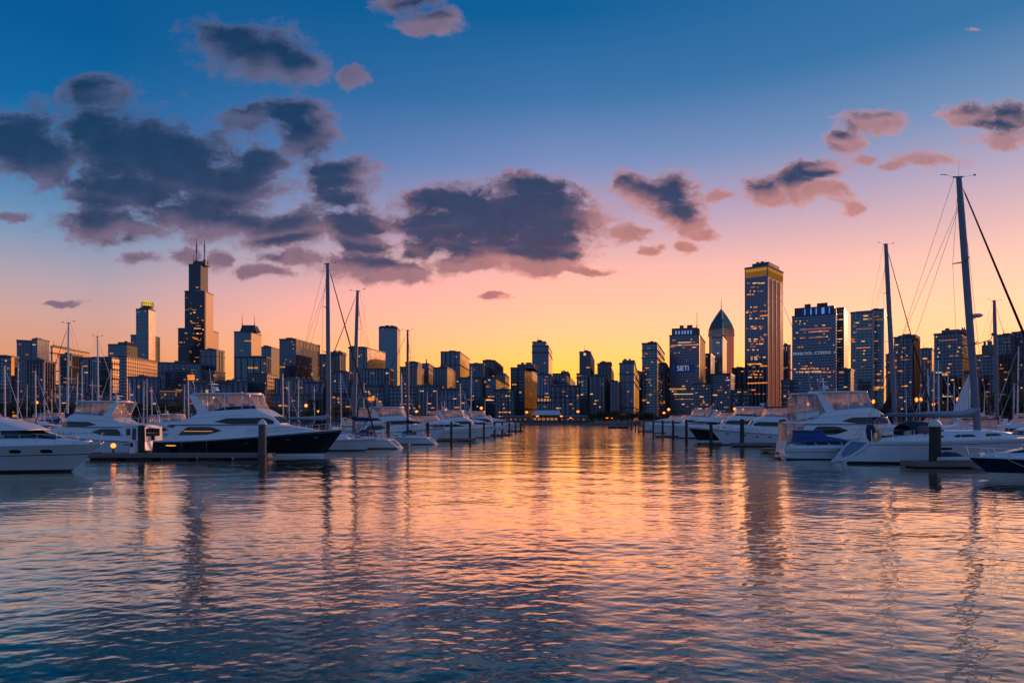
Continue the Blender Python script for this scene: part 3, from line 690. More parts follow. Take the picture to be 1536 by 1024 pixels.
bld('office_tower', 'blue grey slab with a bright yellow right face, left of centre', [(650, 671, 683, 551, 880, 4, 'stone_pier|sunset_tint_bright')], key='yellow')
bld('office_tower', 'square headed tower with a gold right face rising behind the yellow faced slab', [(661, 690, 704.5, 527, 1300, 3, 'navy_glass|sunset_tint_bright')], lit=4)
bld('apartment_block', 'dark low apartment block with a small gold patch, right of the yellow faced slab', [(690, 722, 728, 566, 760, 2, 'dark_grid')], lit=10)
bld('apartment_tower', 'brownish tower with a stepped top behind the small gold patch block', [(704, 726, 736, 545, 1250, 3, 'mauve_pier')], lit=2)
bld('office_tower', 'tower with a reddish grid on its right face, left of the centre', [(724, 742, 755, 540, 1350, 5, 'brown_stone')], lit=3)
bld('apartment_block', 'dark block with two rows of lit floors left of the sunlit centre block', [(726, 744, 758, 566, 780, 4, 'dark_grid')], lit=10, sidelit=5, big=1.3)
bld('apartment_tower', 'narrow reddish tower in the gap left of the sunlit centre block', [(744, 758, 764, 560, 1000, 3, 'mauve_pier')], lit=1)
bld('office_tower', 'centre block with a gold banded right face and a plain dark left face', [(766, 787, 809, 551, 850, 9, 'flat_dark|sunset_tint_grid')], pents=[(775, 800, 546)], lit=2)
bld('skyscraper', 'tall blue grey centre tower with a notched top and a pale striped left edge', [(798, 823, 828.5, 518, 1400, 6, 'navy_glass'), (798.5, 819, 822, 512, 1410, 6, 'blue_slab')], lit=1, key='centre')
bld('apartment_block', 'dark block with scattered bright windows at the foot of the centre tower', [(806, 826, 832, 561, 780, 6, 'navy_pier')], lit=9)
bld('apartment_tower', 'grey brown tower with a small roof cap right of the centre tower', [(829, 850, 863, 560, 900, 8, 'mauve_pier')], pents=[(841, 852, 557)], lit=6, sidelit=3)
bld('office_tower', 'slim stone tower with a lit round window near its top, over the low gap', [(869, 886, 891.5, 527, 1300, 9, 'stone_grey')], lit=3, key='roundwin')
t = BL['roundwin'][0]; s0, _ = front_s(t, 877); a = MB(); zc = PZ(531, 1300) - t['base']
a.loft([[(s0 + 2.6 * math.cos(q * .628), yy_, zc + 2.6 * math.sin(q * .628)) for q in range(10)] for yy_ in (-0.7, 0.1)]); on_front(t, a, 'round_window', 'lit_c')
bld('office_block', 'teal block with bright floor strips in front of the slim stone tower', [(865, 882, 889, 560, 820, 9, 'teal_glass')], lit=8, big=1.2)
bld('apartment_tower', 'short brown tower with a rounded cap in the low gap of the skyline', [(896, 915, 920.5, 545, 1250, 10, 'brown_stone')], pents=[(899, 917, 542.5)])
bld('apartment_block', 'pale block of vertical stone ribs behind the dark shore trees', [(884, 908, 918, 563, 800, 10, 'stone_pier')], lit=9)
bld('office_block', 'small dark teal block right of the pale ribbed block', [(915, 926, 931, 571, 780, 12, 'navy_pier')], lit=1)
bld('office_tower', 'pale grey ribbed concrete tower with a crenellated cap', [(929, 951, 958.5, 544, 820, 12, 'white_pier')], pents=[(933, 952, 540)], lit=5, key='ribbed')
bld('office_block', 'narrow blue block behind the gap right of the ribbed concrete tower', [(952, 962, 966, 557, 1100, 13, 'navy_glass')], lit=2)
bld('apartment_tower', 'teal gridded apartment tower with gold edged balconies', [(963, 986, 997, 514, 900, 16, 'teal_glass')], pents=[(971, 984, 512.5)], lit=16, sidelit=9)
bld('office_block', 'narrow black block left of the brown banded tower', [(990, 1000, 1005, 545, 1000, 15, 'flat_dark')], lit=2)
# brown banded tower with blue roof lights and lit letters
ts = bld('office_tower', 'brown banded tower with blue roof lights and lit white letters half way up', [(1004, 1049, 1058, 501, 1000, 20, 'brown_band|sunset_tint_bright')], pents=[(1007, 1044, 491, 0, 'roof_brown')], ants=[(1045, 467, 495, 0.8)], lit=0, key='letters', facade_relief=False, big=.9, pmat='roof_brown')
t = ts[0]; lit_random(t, 14, rngL, ylo=610, yhi=563, big=.9); lit_random(t, 14, rngL, ylo=543, yhi=505, big=.9)
for k, xx in enumerate((1012.5, 1017, 1022, 1026, 1030.5, 1035)):
    s0, _ = front_s(t, xx); z0 = t['H'] + 1.5; a = MB(); a.box(s0, s0 + 2.2, 3.5, 4.0, z0, z0 + 5); on_front(t, a, 'roof_light', 'blue_light' if k % 2 else 'blue_light')
s0, _ = front_s(t, 1040); s1, _ = front_s(t, 1049); a = MB(); rr_ = (s1 - s0) / 2; a.lathe([(rr_, t['H'] - 1), (rr_, PZ(493.5, 1005) - t['base']), (rr_ * .8, PZ(491.8, 1005) - t['base'])], (s0 + rr_, rr_ + 5, 0), 16); on_front(t, a, 'roof_drum', 'roof_brown')
lit_px(t, 1008, 1042, 547, 558, 'blue_dim', 'sign_panel')
s0, y0_ = front_s(t, 1024.5); th = t['th']; bl_ = t['o'].location; zc = PZ(552.5, y0_) - t['base']; c_, s_ = math.cos(th), math.sin(th)
text_obj('sign_letters', 'SIETI', 10.5, 'sign_white', t['root'], (bl_.x + s0 * c_ - .5 * s_, bl_.y - s0 * s_ - .5 * c_, bl_.z + zc), (R(90), 0, -th), .15, .8)
# pointed glass tower
root = empty('skyscraper', (PX(1082, 1600), 1600, 1.0), R(-8), 'pointed glass skyscraper with a needle spire, its facets catching the sunset', 'building')
a = MB(); kx = 1600 / F
def oct_(hw, z, ch=.10): return [(hw, -hw * ch, z), (hw, hw * ch, z), (hw * ch, hw, z), (-hw * ch, hw, z), (-hw, hw * ch, z), (-hw, -hw * ch, z), (-hw * ch, -hw, z), (hw * ch, -hw, z)]
prof = [(620, 18), (505, 18), (495, 17.4), (486, 14.2), (477, 9.0), (470, 4.4), (464.5, .4)]
zz_ = [0] + [PZ(y, 1600) - 1 for y, _ in prof[1:]]
def facet(name, rings, style, root):
    me = bpy.data.meshes.new(name); n = 8; v = [p for r in rings for p in r]; f = []; 
    for i in range(len(rings) - 1):
        for j in range(n): f.append((i * n + j, i * n + (j + 1) % n, (i + 1) * n + (j + 1) % n, (i + 1) * n + j))
    me.from_pydata(v, [], f); me.materials.append(FAC[style]); uvl = me.uv_layers.new(name='UVMap')
    for p in me.polygons:
        for li in p.loop_indices:
            co = me.vertices[me.loops[li].vertex_index].co; uvl.data[li].uv = (math.atan2(co.y, co.x) * 26, co.z)
    bm = bmesh.new(); bm.from_mesh(me); bmesh.ops.recalc_face_normals(bm, faces=bm.faces); bm.to_mesh(me); bm.free()
    o = bpy.data.objects.new(name, me); COL.objects.link(o); o.parent = root; return o
facet('tower_shaft', [oct_(18 * kx, 0), oct_(18 * kx, zz_[1])], 'gold_glass', root)
for sx_, sy_ in ((1, 0), (-1, 0), (0, -1), (0, 1)):
    a = MB(); a.tube([(sx_ * w_ * kx * 1.01, sy_ * w_ * kx * 1.01, z_) for (y_, w_), z_ in zip(prof[1:], zz_[1:])], 2.0, 5); a.build('crown_rib', 'crown_edge_glow', root)  # added ribs that paint the lit edges of the crown
facet('crown', [oct_(w_ * kx, z_) for (y_, w_), z_ in zip(prof[1:], zz_[1:])], 'gold_glass', root)
a = MB(); a.tube([(0, 0, zz_[-1] - 2), (0, 0, PZ(447, 1600) - 1)], [1.3, .3], 8); a.build('spire', 'steel_dark', root)
for k in range(7):
    z = zz_[1] + k * (zz_[3] - zz_[1]) / 7; hw = np.interp(z, zz_[1:], [w_ for _, w_ in prof[1:]]) * kx + .5
    a = MB(); a.loft([oct_(hw, z), oct_(hw, z + 1.4)]); a.build('crown_band', 'roof_brown', root)
bld('office_tower', 'black gridded tower with a gold pier standing before the pointed tower', [(1049, 1066, 1072, 530, 1150, 22, 'dark_grid'), (1068, 1084, 1090, 505, 1250, 22, 'gold_glass'), (1066, 1096, 1103, 560, 1050, 24, 'dark_grid')], lit=36, key='pier', facade_relief=False)
bld('office_block', 'plain dark navy block right of the pointed tower', [(1098, 1117, 1121, 551, 1300, 24, 'flat_dark')], lit=3)
# white ribbed tower with a gold band
ts = bld('skyscraper', 'tall square ribbed tower with a glowing gold band round its top', [(1117, 1152, 1175, 397, 1200, 40, 'white_pier|white_pier_shaded')], pents=[(1127, 1152, 393, 0, 'roof_dark')], ants=[(1134, 386, 395, .35), (1147, 385, 395, .35)], lit=0, key='goldband', facade_relief=False, pmat='roof_plain')
t = ts[0]; h = t['H']; a = MB(); z0 = PZ(413, 1200) - t['base']; z1 = PZ(401, 1200) - t['base']
nb = 15
for k in range(nb): a.box(2 + k * (t['W'] - 4) / nb, 2 + (k + .64) * (t['W'] - 4) / nb, -.45, .05, z0, z1 - 5)
on_front(t, a, 'amber_panel', 'amber_band'); a = MB(); a.box(2, t['W'] - 2, -.4, .05, z1 - 4.2, z1 - .5)
a.box(1.5, t['W'] - 1.5, -.6, -.05, z1, z1 + 1.2); on_front(t, a, 'gold_light_band', 'gold_band')
a = MB()
for k in range(11): a.box(t['W'] - .05, t['W'] + .45, 2 + k * (t['D'] - 4) / 11, 2 + (k + .64) * (t['D'] - 4) / 11, z0, z1 - 5)
on_front(t, a, 'amber_panel', 'amber_band'); a = MB(); a.box(t['W'] - .05, t['W'] + .4, 2, t['D'] - 2, z1 - 4.2, z1 - .5)
on_front(t, a, 'gold_light_band', 'gold_band')
rg = random.Random(21)
for y in (424, 430, 436, 441, 460, 466, 468, 477, 489, 492, 508, 511, 515, 519, 524, 535, 538, 545, 556, 561, 565, 584, 590):
    x = 1119 + rg.random() * 8; 
    for k in range(rg.choice((2, 3, 4, 5))):
        w_ = rg.choice((2.0, 3.2, 4.2, 6))
        if x + w_ > 1150: break
        lit_px(t, x, x + w_, y - .1, y + 1.35, rg.choice(('lit_a', 'lit_b', 'lit_d', 'lit_d', 'lit_c'))); x += w_ + rg.uniform(1, 5)
for y, x0, x1 in ((573.5, 1121, 1151), (545, 1121, 1135), (548, 1140, 1151), (472.5, 1140, 1152)): lit_px(t, x0, x1, y, y + 1.6, 'lit_b')
for q in (.25, .5, .75):
    a = MB(); a.box(t['W'] - .2, t['W'] + .5, t['D'] * q - .5, t['D'] * q + .5, 0, z0 - 3); on_front(t, a, 'corner_rib', 'roof_dark')
bld('apartment_tower', 'dark slot of a tower between the ribbed tower and the blue hotel', [(1174, 1186, 1190, 517, 1300, 30, 'mauve_pier')], lit=4)
# blue hotel
ts = bld('hotel', 'wide deep blue glass hotel with lit roof strips and a row of white letters', [(1188, 1254, 1258, 470, 900, 30, 'navy_band'), (1255, 1266, 1272, 461, 930, 30, 'flat_dark')], pents=[(1191, 1251, 458, 0, 'roof_dark')], ants=[(1205, 447, 460, .3)], lit=0, key='hotel', facade_relief=False)
t = ts[0]; lit_random(t, 24, rngL, ylo=605, yhi=537, wide=(1, 1, 1, 2)); lit_random(t, 26, rngL, ylo=523, yhi=473, wide=(1, 1, 1, 2)); lit_random(ts[1], 8, rngL)
for k, xx in enumerate((1206, 1215, 1223, 1232, 1243)):
    s0, yy_ = front_s(t, xx); a = MB(); z0 = t['H'] + 1.0; a.box(s0, s0 + (1.2, 1.6, 1.4, 3.4, 1.0)[k], 3.3, 4.0, z0, z0 + 8.5); on_front(t, a, 'roof_light', 'blue_light')
s0, _ = front_s(t, 1201); s1, _ = front_s(t, 1247); a = MB(); a.box(s0, s1, 3.6, 4.05, t['H'] + .5, t['H'] + 10); on_front(t, a, 'roof_light_panel', 'blue_dim')
for x0, x1, y in ((1194, 1232, 557), (1235, 1250, 557), (1200, 1246, 552)):
    xx = x0
    while xx < x1: lit_px(t, xx, xx + 2.2, y, y + 1.8, rngL.choice(('lit_a', 'lit_b', 'lit_d'))); xx += rngL.choice((3.0, 3.0, 5.6))
s0, y0_ = front_s(t, 1222); th = t['th']; bl_ = t['o'].location; zc = PZ(529.5, y0_) - t['base']; c_, s_ = math.cos(th), math.sin(th)
text_obj('sign_letters', 'MINEOOL CTEDIO \u00b7A', 5.0, 'sign_white', t['root'], (bl_.x + s0 * c_ - .5 * s_, bl_.y - s0 * s_ - .5 * c_, bl_.z + zc), (R(90), 0, -th), .12, 1.0, space=1.15)
bld('office_block', 'low black block filling the gap between the blue hotel and the teal framed tower', [(1255, 1276, 1281, 553, 700, 32, 'flat_dark')], lit=4)
# teal tower with pale frames
ts = bld('apartment_tower', 'teal glass tower with pale horizontal frames and a taller plain right half', [(1276, 1310, 1313, 466, 820, 31, 'teal_glass'), (1308, 1326, 1333, 463, 850, 31, 'teal_glass')], lit=0, key='framed', facade_relief=False)
t = ts[0]
for y in (468, 483, 499, 511, 524, 537, 550, 563, 577, 592):
    a0, yy_ = front_s(t, 1284); b0, _ = front_s(t, 1309.5); z = PZ(y, yy_) - t['base']; a = MB(); a.box(a0, b0, -.7, .1, z, z + .9); on_front(t, a, 'facade_frame', 'steel_pale')
for x in (1283.5, 1309.5):
    a0, yy_ = front_s(t, x); a = MB(); a.box(a0 - .6, a0 + .6, -.9, .05, PZ(612, yy_) - t['base'], PZ(467, yy_) - t['base']); on_front(t, a, 'facade_frame', 'steel_pale')
lit_random(t, 26, rngL); lit_random(ts[1], 12, rngL)
bld('apartment_block', 'low grey block with lit strips right of the teal framed tower', [(1329, 1343, 1347, 531, 760, 33, 'stone_grey')], lit=8)
bld('apartment_tower', 'dark apartment tower with a plain stone side wall right of the second tall mast', [(1341, 1369, 1380, 504, 680, 40, 'dark_grid')], pents=[(1346, 1372, 502)], lit=18)
bld('apartment_tower', 'narrow dark tower behind three short masts', [(1379, 1398, 1403, 522, 800, 36, 'navy_pier')], lit=6)
bld('apartment_tower', 'broad apartment tower dotted with many lit windows left of the tallest right mast', [(1401, 1443, 1456, 498, 640, 42, 'dark_grid')], pents=[(1411, 1437, 493.5), (1440, 1446, 494)], lit=26, big=1.1)
bld('apartment_tower', 'apartment tower with a raised roof box right of the tallest mast', [(1460, 1492, 1496, 531, 640, 38, 'dark_grid')], pents=[(1472, 1493, 517)], lit=18, big=1.1)
bld('apartment_tower', 'teal striped apartment tower second from the right edge of the photo', [(1494, 1517, 1523, 501, 700, 41, 'teal_glass')], lit=10, big=1.1)
bld('apartment_tower', 'pale grey apartment tower cut by the right edge of the photo', [(1518, 1552, 1562, 496, 720, 42, 'stone_grey')], lit=8)
bld('apartment_tower', 'dark apartment tower beyond the right edge of the photo', [(1566, 1600, 1612, 505, 720, 44, 'dark_grid')], lit=4)
bld('apartment_tower', 'grey tower beyond the left edge of the photo', [(-92, -60, -48, 520, 800, 0, 'stone_grey')], lit=4)
# low blocks that close the foot of the skyline
low = [(-60, 12, 585, 560, 'brown_stone', 'low brown apartment row at the far left shore'), (84, 128, 578, 600, 'dark_grid', 'low dark apartment row between the left masts'), (128, 180, 590, 540, 'stone_grey', 'low grey block behind the flybridge yacht on the left'),
       (192, 240, 566, 620, 'navy_pier', 'dark mid rise against the foot of the sunlit block'), (272, 345, 575, 620, 'mauve_pier', 'grey low row behind the black hulled yacht'), (326, 372, 572, 660, 'mauve_pier', 'dark gridded block left of the gold lit side wall'),
       (408, 462, 592, 520, 'brown_stone', 'low brown row behind the starburst lamp'), (486, 530, 590, 560, 'brown_stone', 'low mauve row between the two tall left masts'), (526, 575, 578, 540, 'stone_grey', 'low market building with a glowing gold window band'),
       (584, 626, 580, 640, 'navy_glass', 'low navy block behind the white wheelhouse'), (626, 660, 578, 620, 'stone_pier', 'low grey block with pointed gable left of centre'), (660, 700, 584, 600, 'navy_pier', 'low dark row left of centre'),
       (742, 772, 584, 640, 'stone_grey', 'grey low block beside the gap left of centre'), (826, 870, 578, 640, 'mauve_pier', 'low dark block right of the centre tower'), (1040, 1066, 575, 660, 'dark_grid', 'low dark block under the brown banded tower'),
       (1096, 1124, 585, 640, 'flat_dark', 'low black block at the foot of the ribbed tower'), (1172, 1196, 570, 640, 'flat_dark', 'low dark block in the slot beside the blue hotel'), (1390, 1412, 560, 600, 'navy_pier', 'low block behind three short masts'), (1446, 1470, 556, 600, 'dark_grid', 'dark mid rise directly behind the tallest right mast')]
for x0, x1, y, Y, st, lb in low: bld('low_block', lb, [(x0, x1, x1, y, Y, None, st)], lit=7, key=lb, pents=[(x0 + (x1 - x0) * .3, x0 + (x1 - x0) * .6, y - 2)])
for q_ in low:
    lit_random(BL[q_[5]][0], 5, rngL, ylo=621, yhi=604, mats=('lit_b', 'lit_a', 'lit_b', 'lit_d'), wide=(1, 2, 3, 4))
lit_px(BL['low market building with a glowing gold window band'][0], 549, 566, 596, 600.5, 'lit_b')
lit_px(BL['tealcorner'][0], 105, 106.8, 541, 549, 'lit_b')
# ------------------------------------------------------------------ boats (bow towards +x, waterline at z = 0)
def pw(pts): 
    xs = [p[0] for p in pts]; ys = [p[1] for p in pts]
    return lambda x: float(np.interp(x, xs, ys))
class Hull:
    def __init__(s, L, B, zs, zb, over, trans=0.0, full=0.82, pmax=0.42, sharp=2.1, bootz=0.14, boot_hi=None, flare=0.82, n=26):
        s.L, s.B, s.zs, s.zb = L, B, zs, zb
        s.over, s.trans, s.full, s.pmax, s.sharp, s.flare = over, trans, full, pmax, sharp, flare
        s.bootz = bootz; s.n = n
    def b(s, t):
        if t < s.pmax: return s.B / 2 * (s.full + (1 - s.full) * math.sin(math.pi / 2 * t / s.pmax))
        return s.B / 2 * max(0.012, 1 - ((t - s.pmax) / (1 - s.pmax)) ** s.sharp)
    def z(s, t): return s.zs + (s.zb - s.zs) * t ** 1.9
    def x(s, t, z): 
        Lw = s.L - s.over
        return t * Lw + s.over * (max(z, -.3) / s.zb) * t ** 5 + s.trans * (max(z, 0) / s.zs) * (1 - t) ** 5
    def pt(s, t, q, side):
        zt = s.z(t)
        z = q if q < 0.3 and q in (-.45, 0.0, s.bootz) else q * zt
        return z
    def levels(s, t):
        zt = s.z(t); return [-0.45, 0.0, s.bootz, s.bootz + (zt - s.bootz) * .25, s.bootz + (zt - s.bootz) * .55, s.bootz + (zt - s.bootz) * .86, zt]
    def hw(s, t, z):
        zt = s.z(t); q = max(0, z) / zt; b = s.b(t)
        bw = b * (s.flare + 0.0) * (1 - 0.62 * t ** 4)
        if z < 0: return bw * 0.55
        return max(0.02, bw + (b - bw) * q ** 1.1)
    def build(s, root, mat, boot, deck='deck_white', stripe=None, cap=None):
        ts = [(i / s.n) ** .92 for i in range(s.n + 1)]
        rings = []
        for t in ts:
            lv = s.levels(t)
            P = [(s.x(t, z), s.hw(t, z), z) for z in reversed(lv)]
            rings.append(P + [(x, -y, z) for x, y, z in reversed(P)])
        mis = [2 if stripe else 0, 0, 0, 0, 1, 1, 1, 1, 1, 0, 0, 0, 2 if stripe else 0, 0]
        a = MB(); a.loft(rings, mis=mis[:14], caps=False)
        # transom
        k = rings[0]; a.add(k, [tuple(range(len(k)))], 0)
        h = a.build('hull', [mat, boot] + ([stripe] if stripe else []), root, smooth=38)
        d = MB()
        dr = []
        for t in ts:
            z = s.z(t); x = s.x(t, z); w_ = s.b(t)
            dr.append([(x, w_ + .02, z - .03), (x, w_ + .02, z + .05), (x, w_ - .06, z + .06), (x, w_ * .5, z + .05), (x, 0, z + .07), (x, -w_ * .5, z + .05), (x, -w_ + .06, z + .06), (x, -w_ - .02, z + .05), (x, -w_ - .02, z - .03)] if w_ > .1 else
                      [(x, .1, z - .03), (x, .1, z + .05), (x, .05, z + .06), (x, .03, z + .05), (x, 0, z + .07), (x, -.03, z + .05), (x, -.05, z + .06), (x, -.1, z + .05), (x, -.1, z - .03)])
        d.loft(dr); d.build('deck', deck, root, smooth=38)
        return h
    def tx(s, x):                       # station whose sheer lies at x
        lo, hi = 0.0, 1.0
        for _ in range(30):
            m_ = (lo + hi) / 2
            if s.x(m_, s.z(m_)) < x: lo = m_
            else: hi = m_
        return lo
    def rub(s, root, zf, rad, mat, name='rub_rail'):
        for sd in (1, -1):
            a = MB(); pts = []
            for i in range(0, 25):
                t = i / 24; z = s.bootz + (s.z(t) - s.bootz) * zf; pts.append((s.x(t, z), sd * (s.hw(t, z) + rad * .3), z))
            a.tube(pts, rad, 5); a.build(name, mat, root)
    def side_oval(s, root, x, z, w_, h_, mat='boat_glass', name='porthole', n=12, sides=(1, -1)):
        for sd in sides:
            rings = []
            for off in (-.03, .025):
                r = []
                for j in range(n):
                    c_, s_ = math.cos(2 * math.pi * j / n), math.sin(2 * math.pi * j / n)
                    px = x + w_ / 2 * math.copysign(abs(c_) ** .6, c_); pz = z + h_ / 2 * math.copysign(abs(s_) ** .6, s_)
                    lo, hi = 0., 1.
                    for _ in range(24):
                        m_ = (lo + hi) / 2
                        if s.x(m_, pz) < px: lo = m_
                        else: hi = m_
                    r.append((px, sd * (s.hw(lo, pz) + off), pz))
                rings.append(r)
            a = MB(); a.loft(rings); a.build(name, mat, root)
    def rail(s, root, x0, x1, h, n=9, zoff=0.05, two=True, mat='chrome', inset=.10, rad=.018, lean=0.0):
        a = MB(); top = {1: [], -1: []}
        t0, t1 = s.tx(x0), s.tx(x1)
        for i in range(n):
            t = t0 + (t1 - t0) * i / (n - 1)
            for sd in (1, -1):
                z = s.z(t) + zoff; x = s.x(t, s.z(t)); y = sd * max(0.04, s.b(t) - inset)
                a.tube([(x, y, z), (x + lean, y, z + h)], rad, 5); top[sd].append((x + lean, y, z + h))
        for sd in (1, -1):
            a.tube(top[sd], rad, 5)
            if two: a.tube([(p[0] - lean * .5, p[1], p[2] - h * .5) for p in top[sd]], rad * .7, 4)
        if x1 > s.L * .93: a.tube([top[1][-1], (top[1][-1][0] + .15, 0, top[1][-1][2]), top[-1][-1]], rad, 5)
        a.build('guard_rail', mat, root)

class House:
    def __init__(s, bot, top, wid, tum=.12, camber=.06, rr=.10, sub=.45):
        s.bot, s.top, s.wid, s.tum, s.cam, s.rr = pw(bot), pw(top), pw(wid), tum, camber, rr
        xs = sorted(set([p[0] for q in (bot, top, wid) for p in q])); lo, hi = max(bot[0][0], top[0][0]), min(bot[-1][0], top[-1][0])
        xs = [x for x in xs if lo <= x <= hi]; o = []
        for a_, b_ in zip(xs, xs[1:]):
            k = max(1, int((b_ - a_) / sub)); o += [a_ + (b_ - a_) * i / k for i in range(k)]
        s.xs = o + [xs[-1]]
    def hw(s, x, z):
        b, t = s.bot(x), s.top(x); return s.wid(x) * (1 - s.tum * min(1, max(0, (z - b) / max(t - b, .05))))
    def ring(s, x):
        b, t, w_ = s.bot(x), s.top(x), s.wid(x); t = max(t, b + .02)
        y2 = w_ * (1 - s.tum); r = min(s.rr, (t - b) * .45, y2 * .45)
        P = [(x, w_, b), (x, s.hw(x, (b + t) / 2), (b + t) / 2), (x, s.hw(x, t - r), t - r), (x, y2 - r * .3, t - r * .3), (x, y2 - r, t), (x, y2 * .5, t + s.cam * .75)]
        return P + [(x, 0, t + s.cam)] + [(q[0], -q[1], q[2]) for q in reversed(P)]
    def build(s, name, mat, root, smooth=34, label=None):
        a = MB(); a.loft([s.ring(x) for x in s.xs]); return a.build(name, mat, root, smooth=smooth, label=label)
    def side(s, name, mat, root, xs, lo, hi, off=.022, sides=(1, -1), n=14):
        lo, hi = pw(lo), pw(hi)
        for sd in sides:
            rings = []
            for i in range(n + 1):
                x = xs[0] + (xs[1] - xs[0]) * i / n; a_, b_ = lo(x), max(hi(x), lo(x) + .01)
                rings.append([(x, sd * (s.hw(x, a_) + off), a_), (x, sd * (s.hw(x, (a_ + b_) / 2) + off), (a_ + b_) / 2), (x, sd * (s.hw(x, b_) + off), b_), (x, sd * (s.hw(x, b_) - off), b_), (x, sd * (s.hw(x, a_) - off), a_)])
            a = MB(); a.loft(rings); q = a.build(name, mat, root)
        return q
    def front(s, name, mat, root, x0, x1, frac=.9, panes=3, off=.03):
        gap = .05
        for k in range(panes):
            s0 = -1 + 2 * k / panes + gap; s1 = -1 + 2 * (k + 1) / panes - gap; rings = []
            for j in range(5):
                q = s0 + (s1 - s0) * j / 4; r = []
                for o_ in (off, -off):
                    rr_ = [(x, q * frac * s.wid(x) * (1 - s.tum), s.top(x) + s.cam * (1 - q * q) + o_) for x in np.linspace(x0, x1, 4)]
                    r += rr_ if o_ > 0 else rr_[::-1]
                rings.append(r)
            a = MB(); a.loft(rings); a.build(name, mat, root)
def slab(name, mat, root, x0, x1, w0, w1, z, th, cam=.08, rx=.4):
    xs = np.linspace(x0, x1, 13); rings = []
    for x in xs:
        e = min(1.0, math.sqrt(max(0.0, 1 - max(0, (abs(x - (x0 + x1) / 2) - ((x1 - x0) / 2 - rx)) / rx) ** 2)) * .75 + .25)
        w_ = (w0 + (w1 - w0) * (x - x0) / (x1 - x0)) * e
        rings.append([(x, w_, z), (x, w_ + .03, z + th * .5), (x, w_ - .05, z + th), (x, 0, z + th + cam), (x, -w_ + .05, z + th), (x, -w_ - .03, z + th * .5), (x, -w_, z)])
    a = MB(); a.loft(rings); return a.build(name, mat, root, smooth=40)
def radar(root, x, y, z, r=.32, mast=.5, tall=0.0, parent_name='radar_mast'):
    a = MB(); a.tube([(x - .25, y - .25, z), (x, y, z + mast)], .05, 6); a.tube([(x - .25, y + .25, z), (x, y, z + mast)], .05, 6); a.box(x - .3, x + .3, y - .3, y + .3, z + mast - .03, z + mast + .03)
    q = a.build(parent_name, 'gel_white', root)
    b = MB(); b.lathe([(r * .7, 0), (r, .06), (r, .18), (r * .6, .27)], (x, y, z + mast + .04), 14); b.build('radar_dome', 'gel_white', q, smooth=40)
    if tall:
        c = MB(); c.tube([(x - .1, y, z + mast), (x - .25, y, z + mast + tall)], [.06, .03], 6); c.box(x - .4, x + .05, y - .5, y + .5, z + mast + tall * .6, z + mast + tall * .6 + .05); c.tube([(x - .25, y + .4, z + mast + tall * .6), (x - .3, y + .4, z + mast + tall * 1.5)], .015, 4); c.build('antenna', 'gel_white', q)
def whip(root, x, y, z, h, lean=-.3):
    a = MB(); a.tube([(x, y, z), (x + lean, y, z + h)], [.025, .010], 5); a.build('whip_antenna', 'gel_white', root)

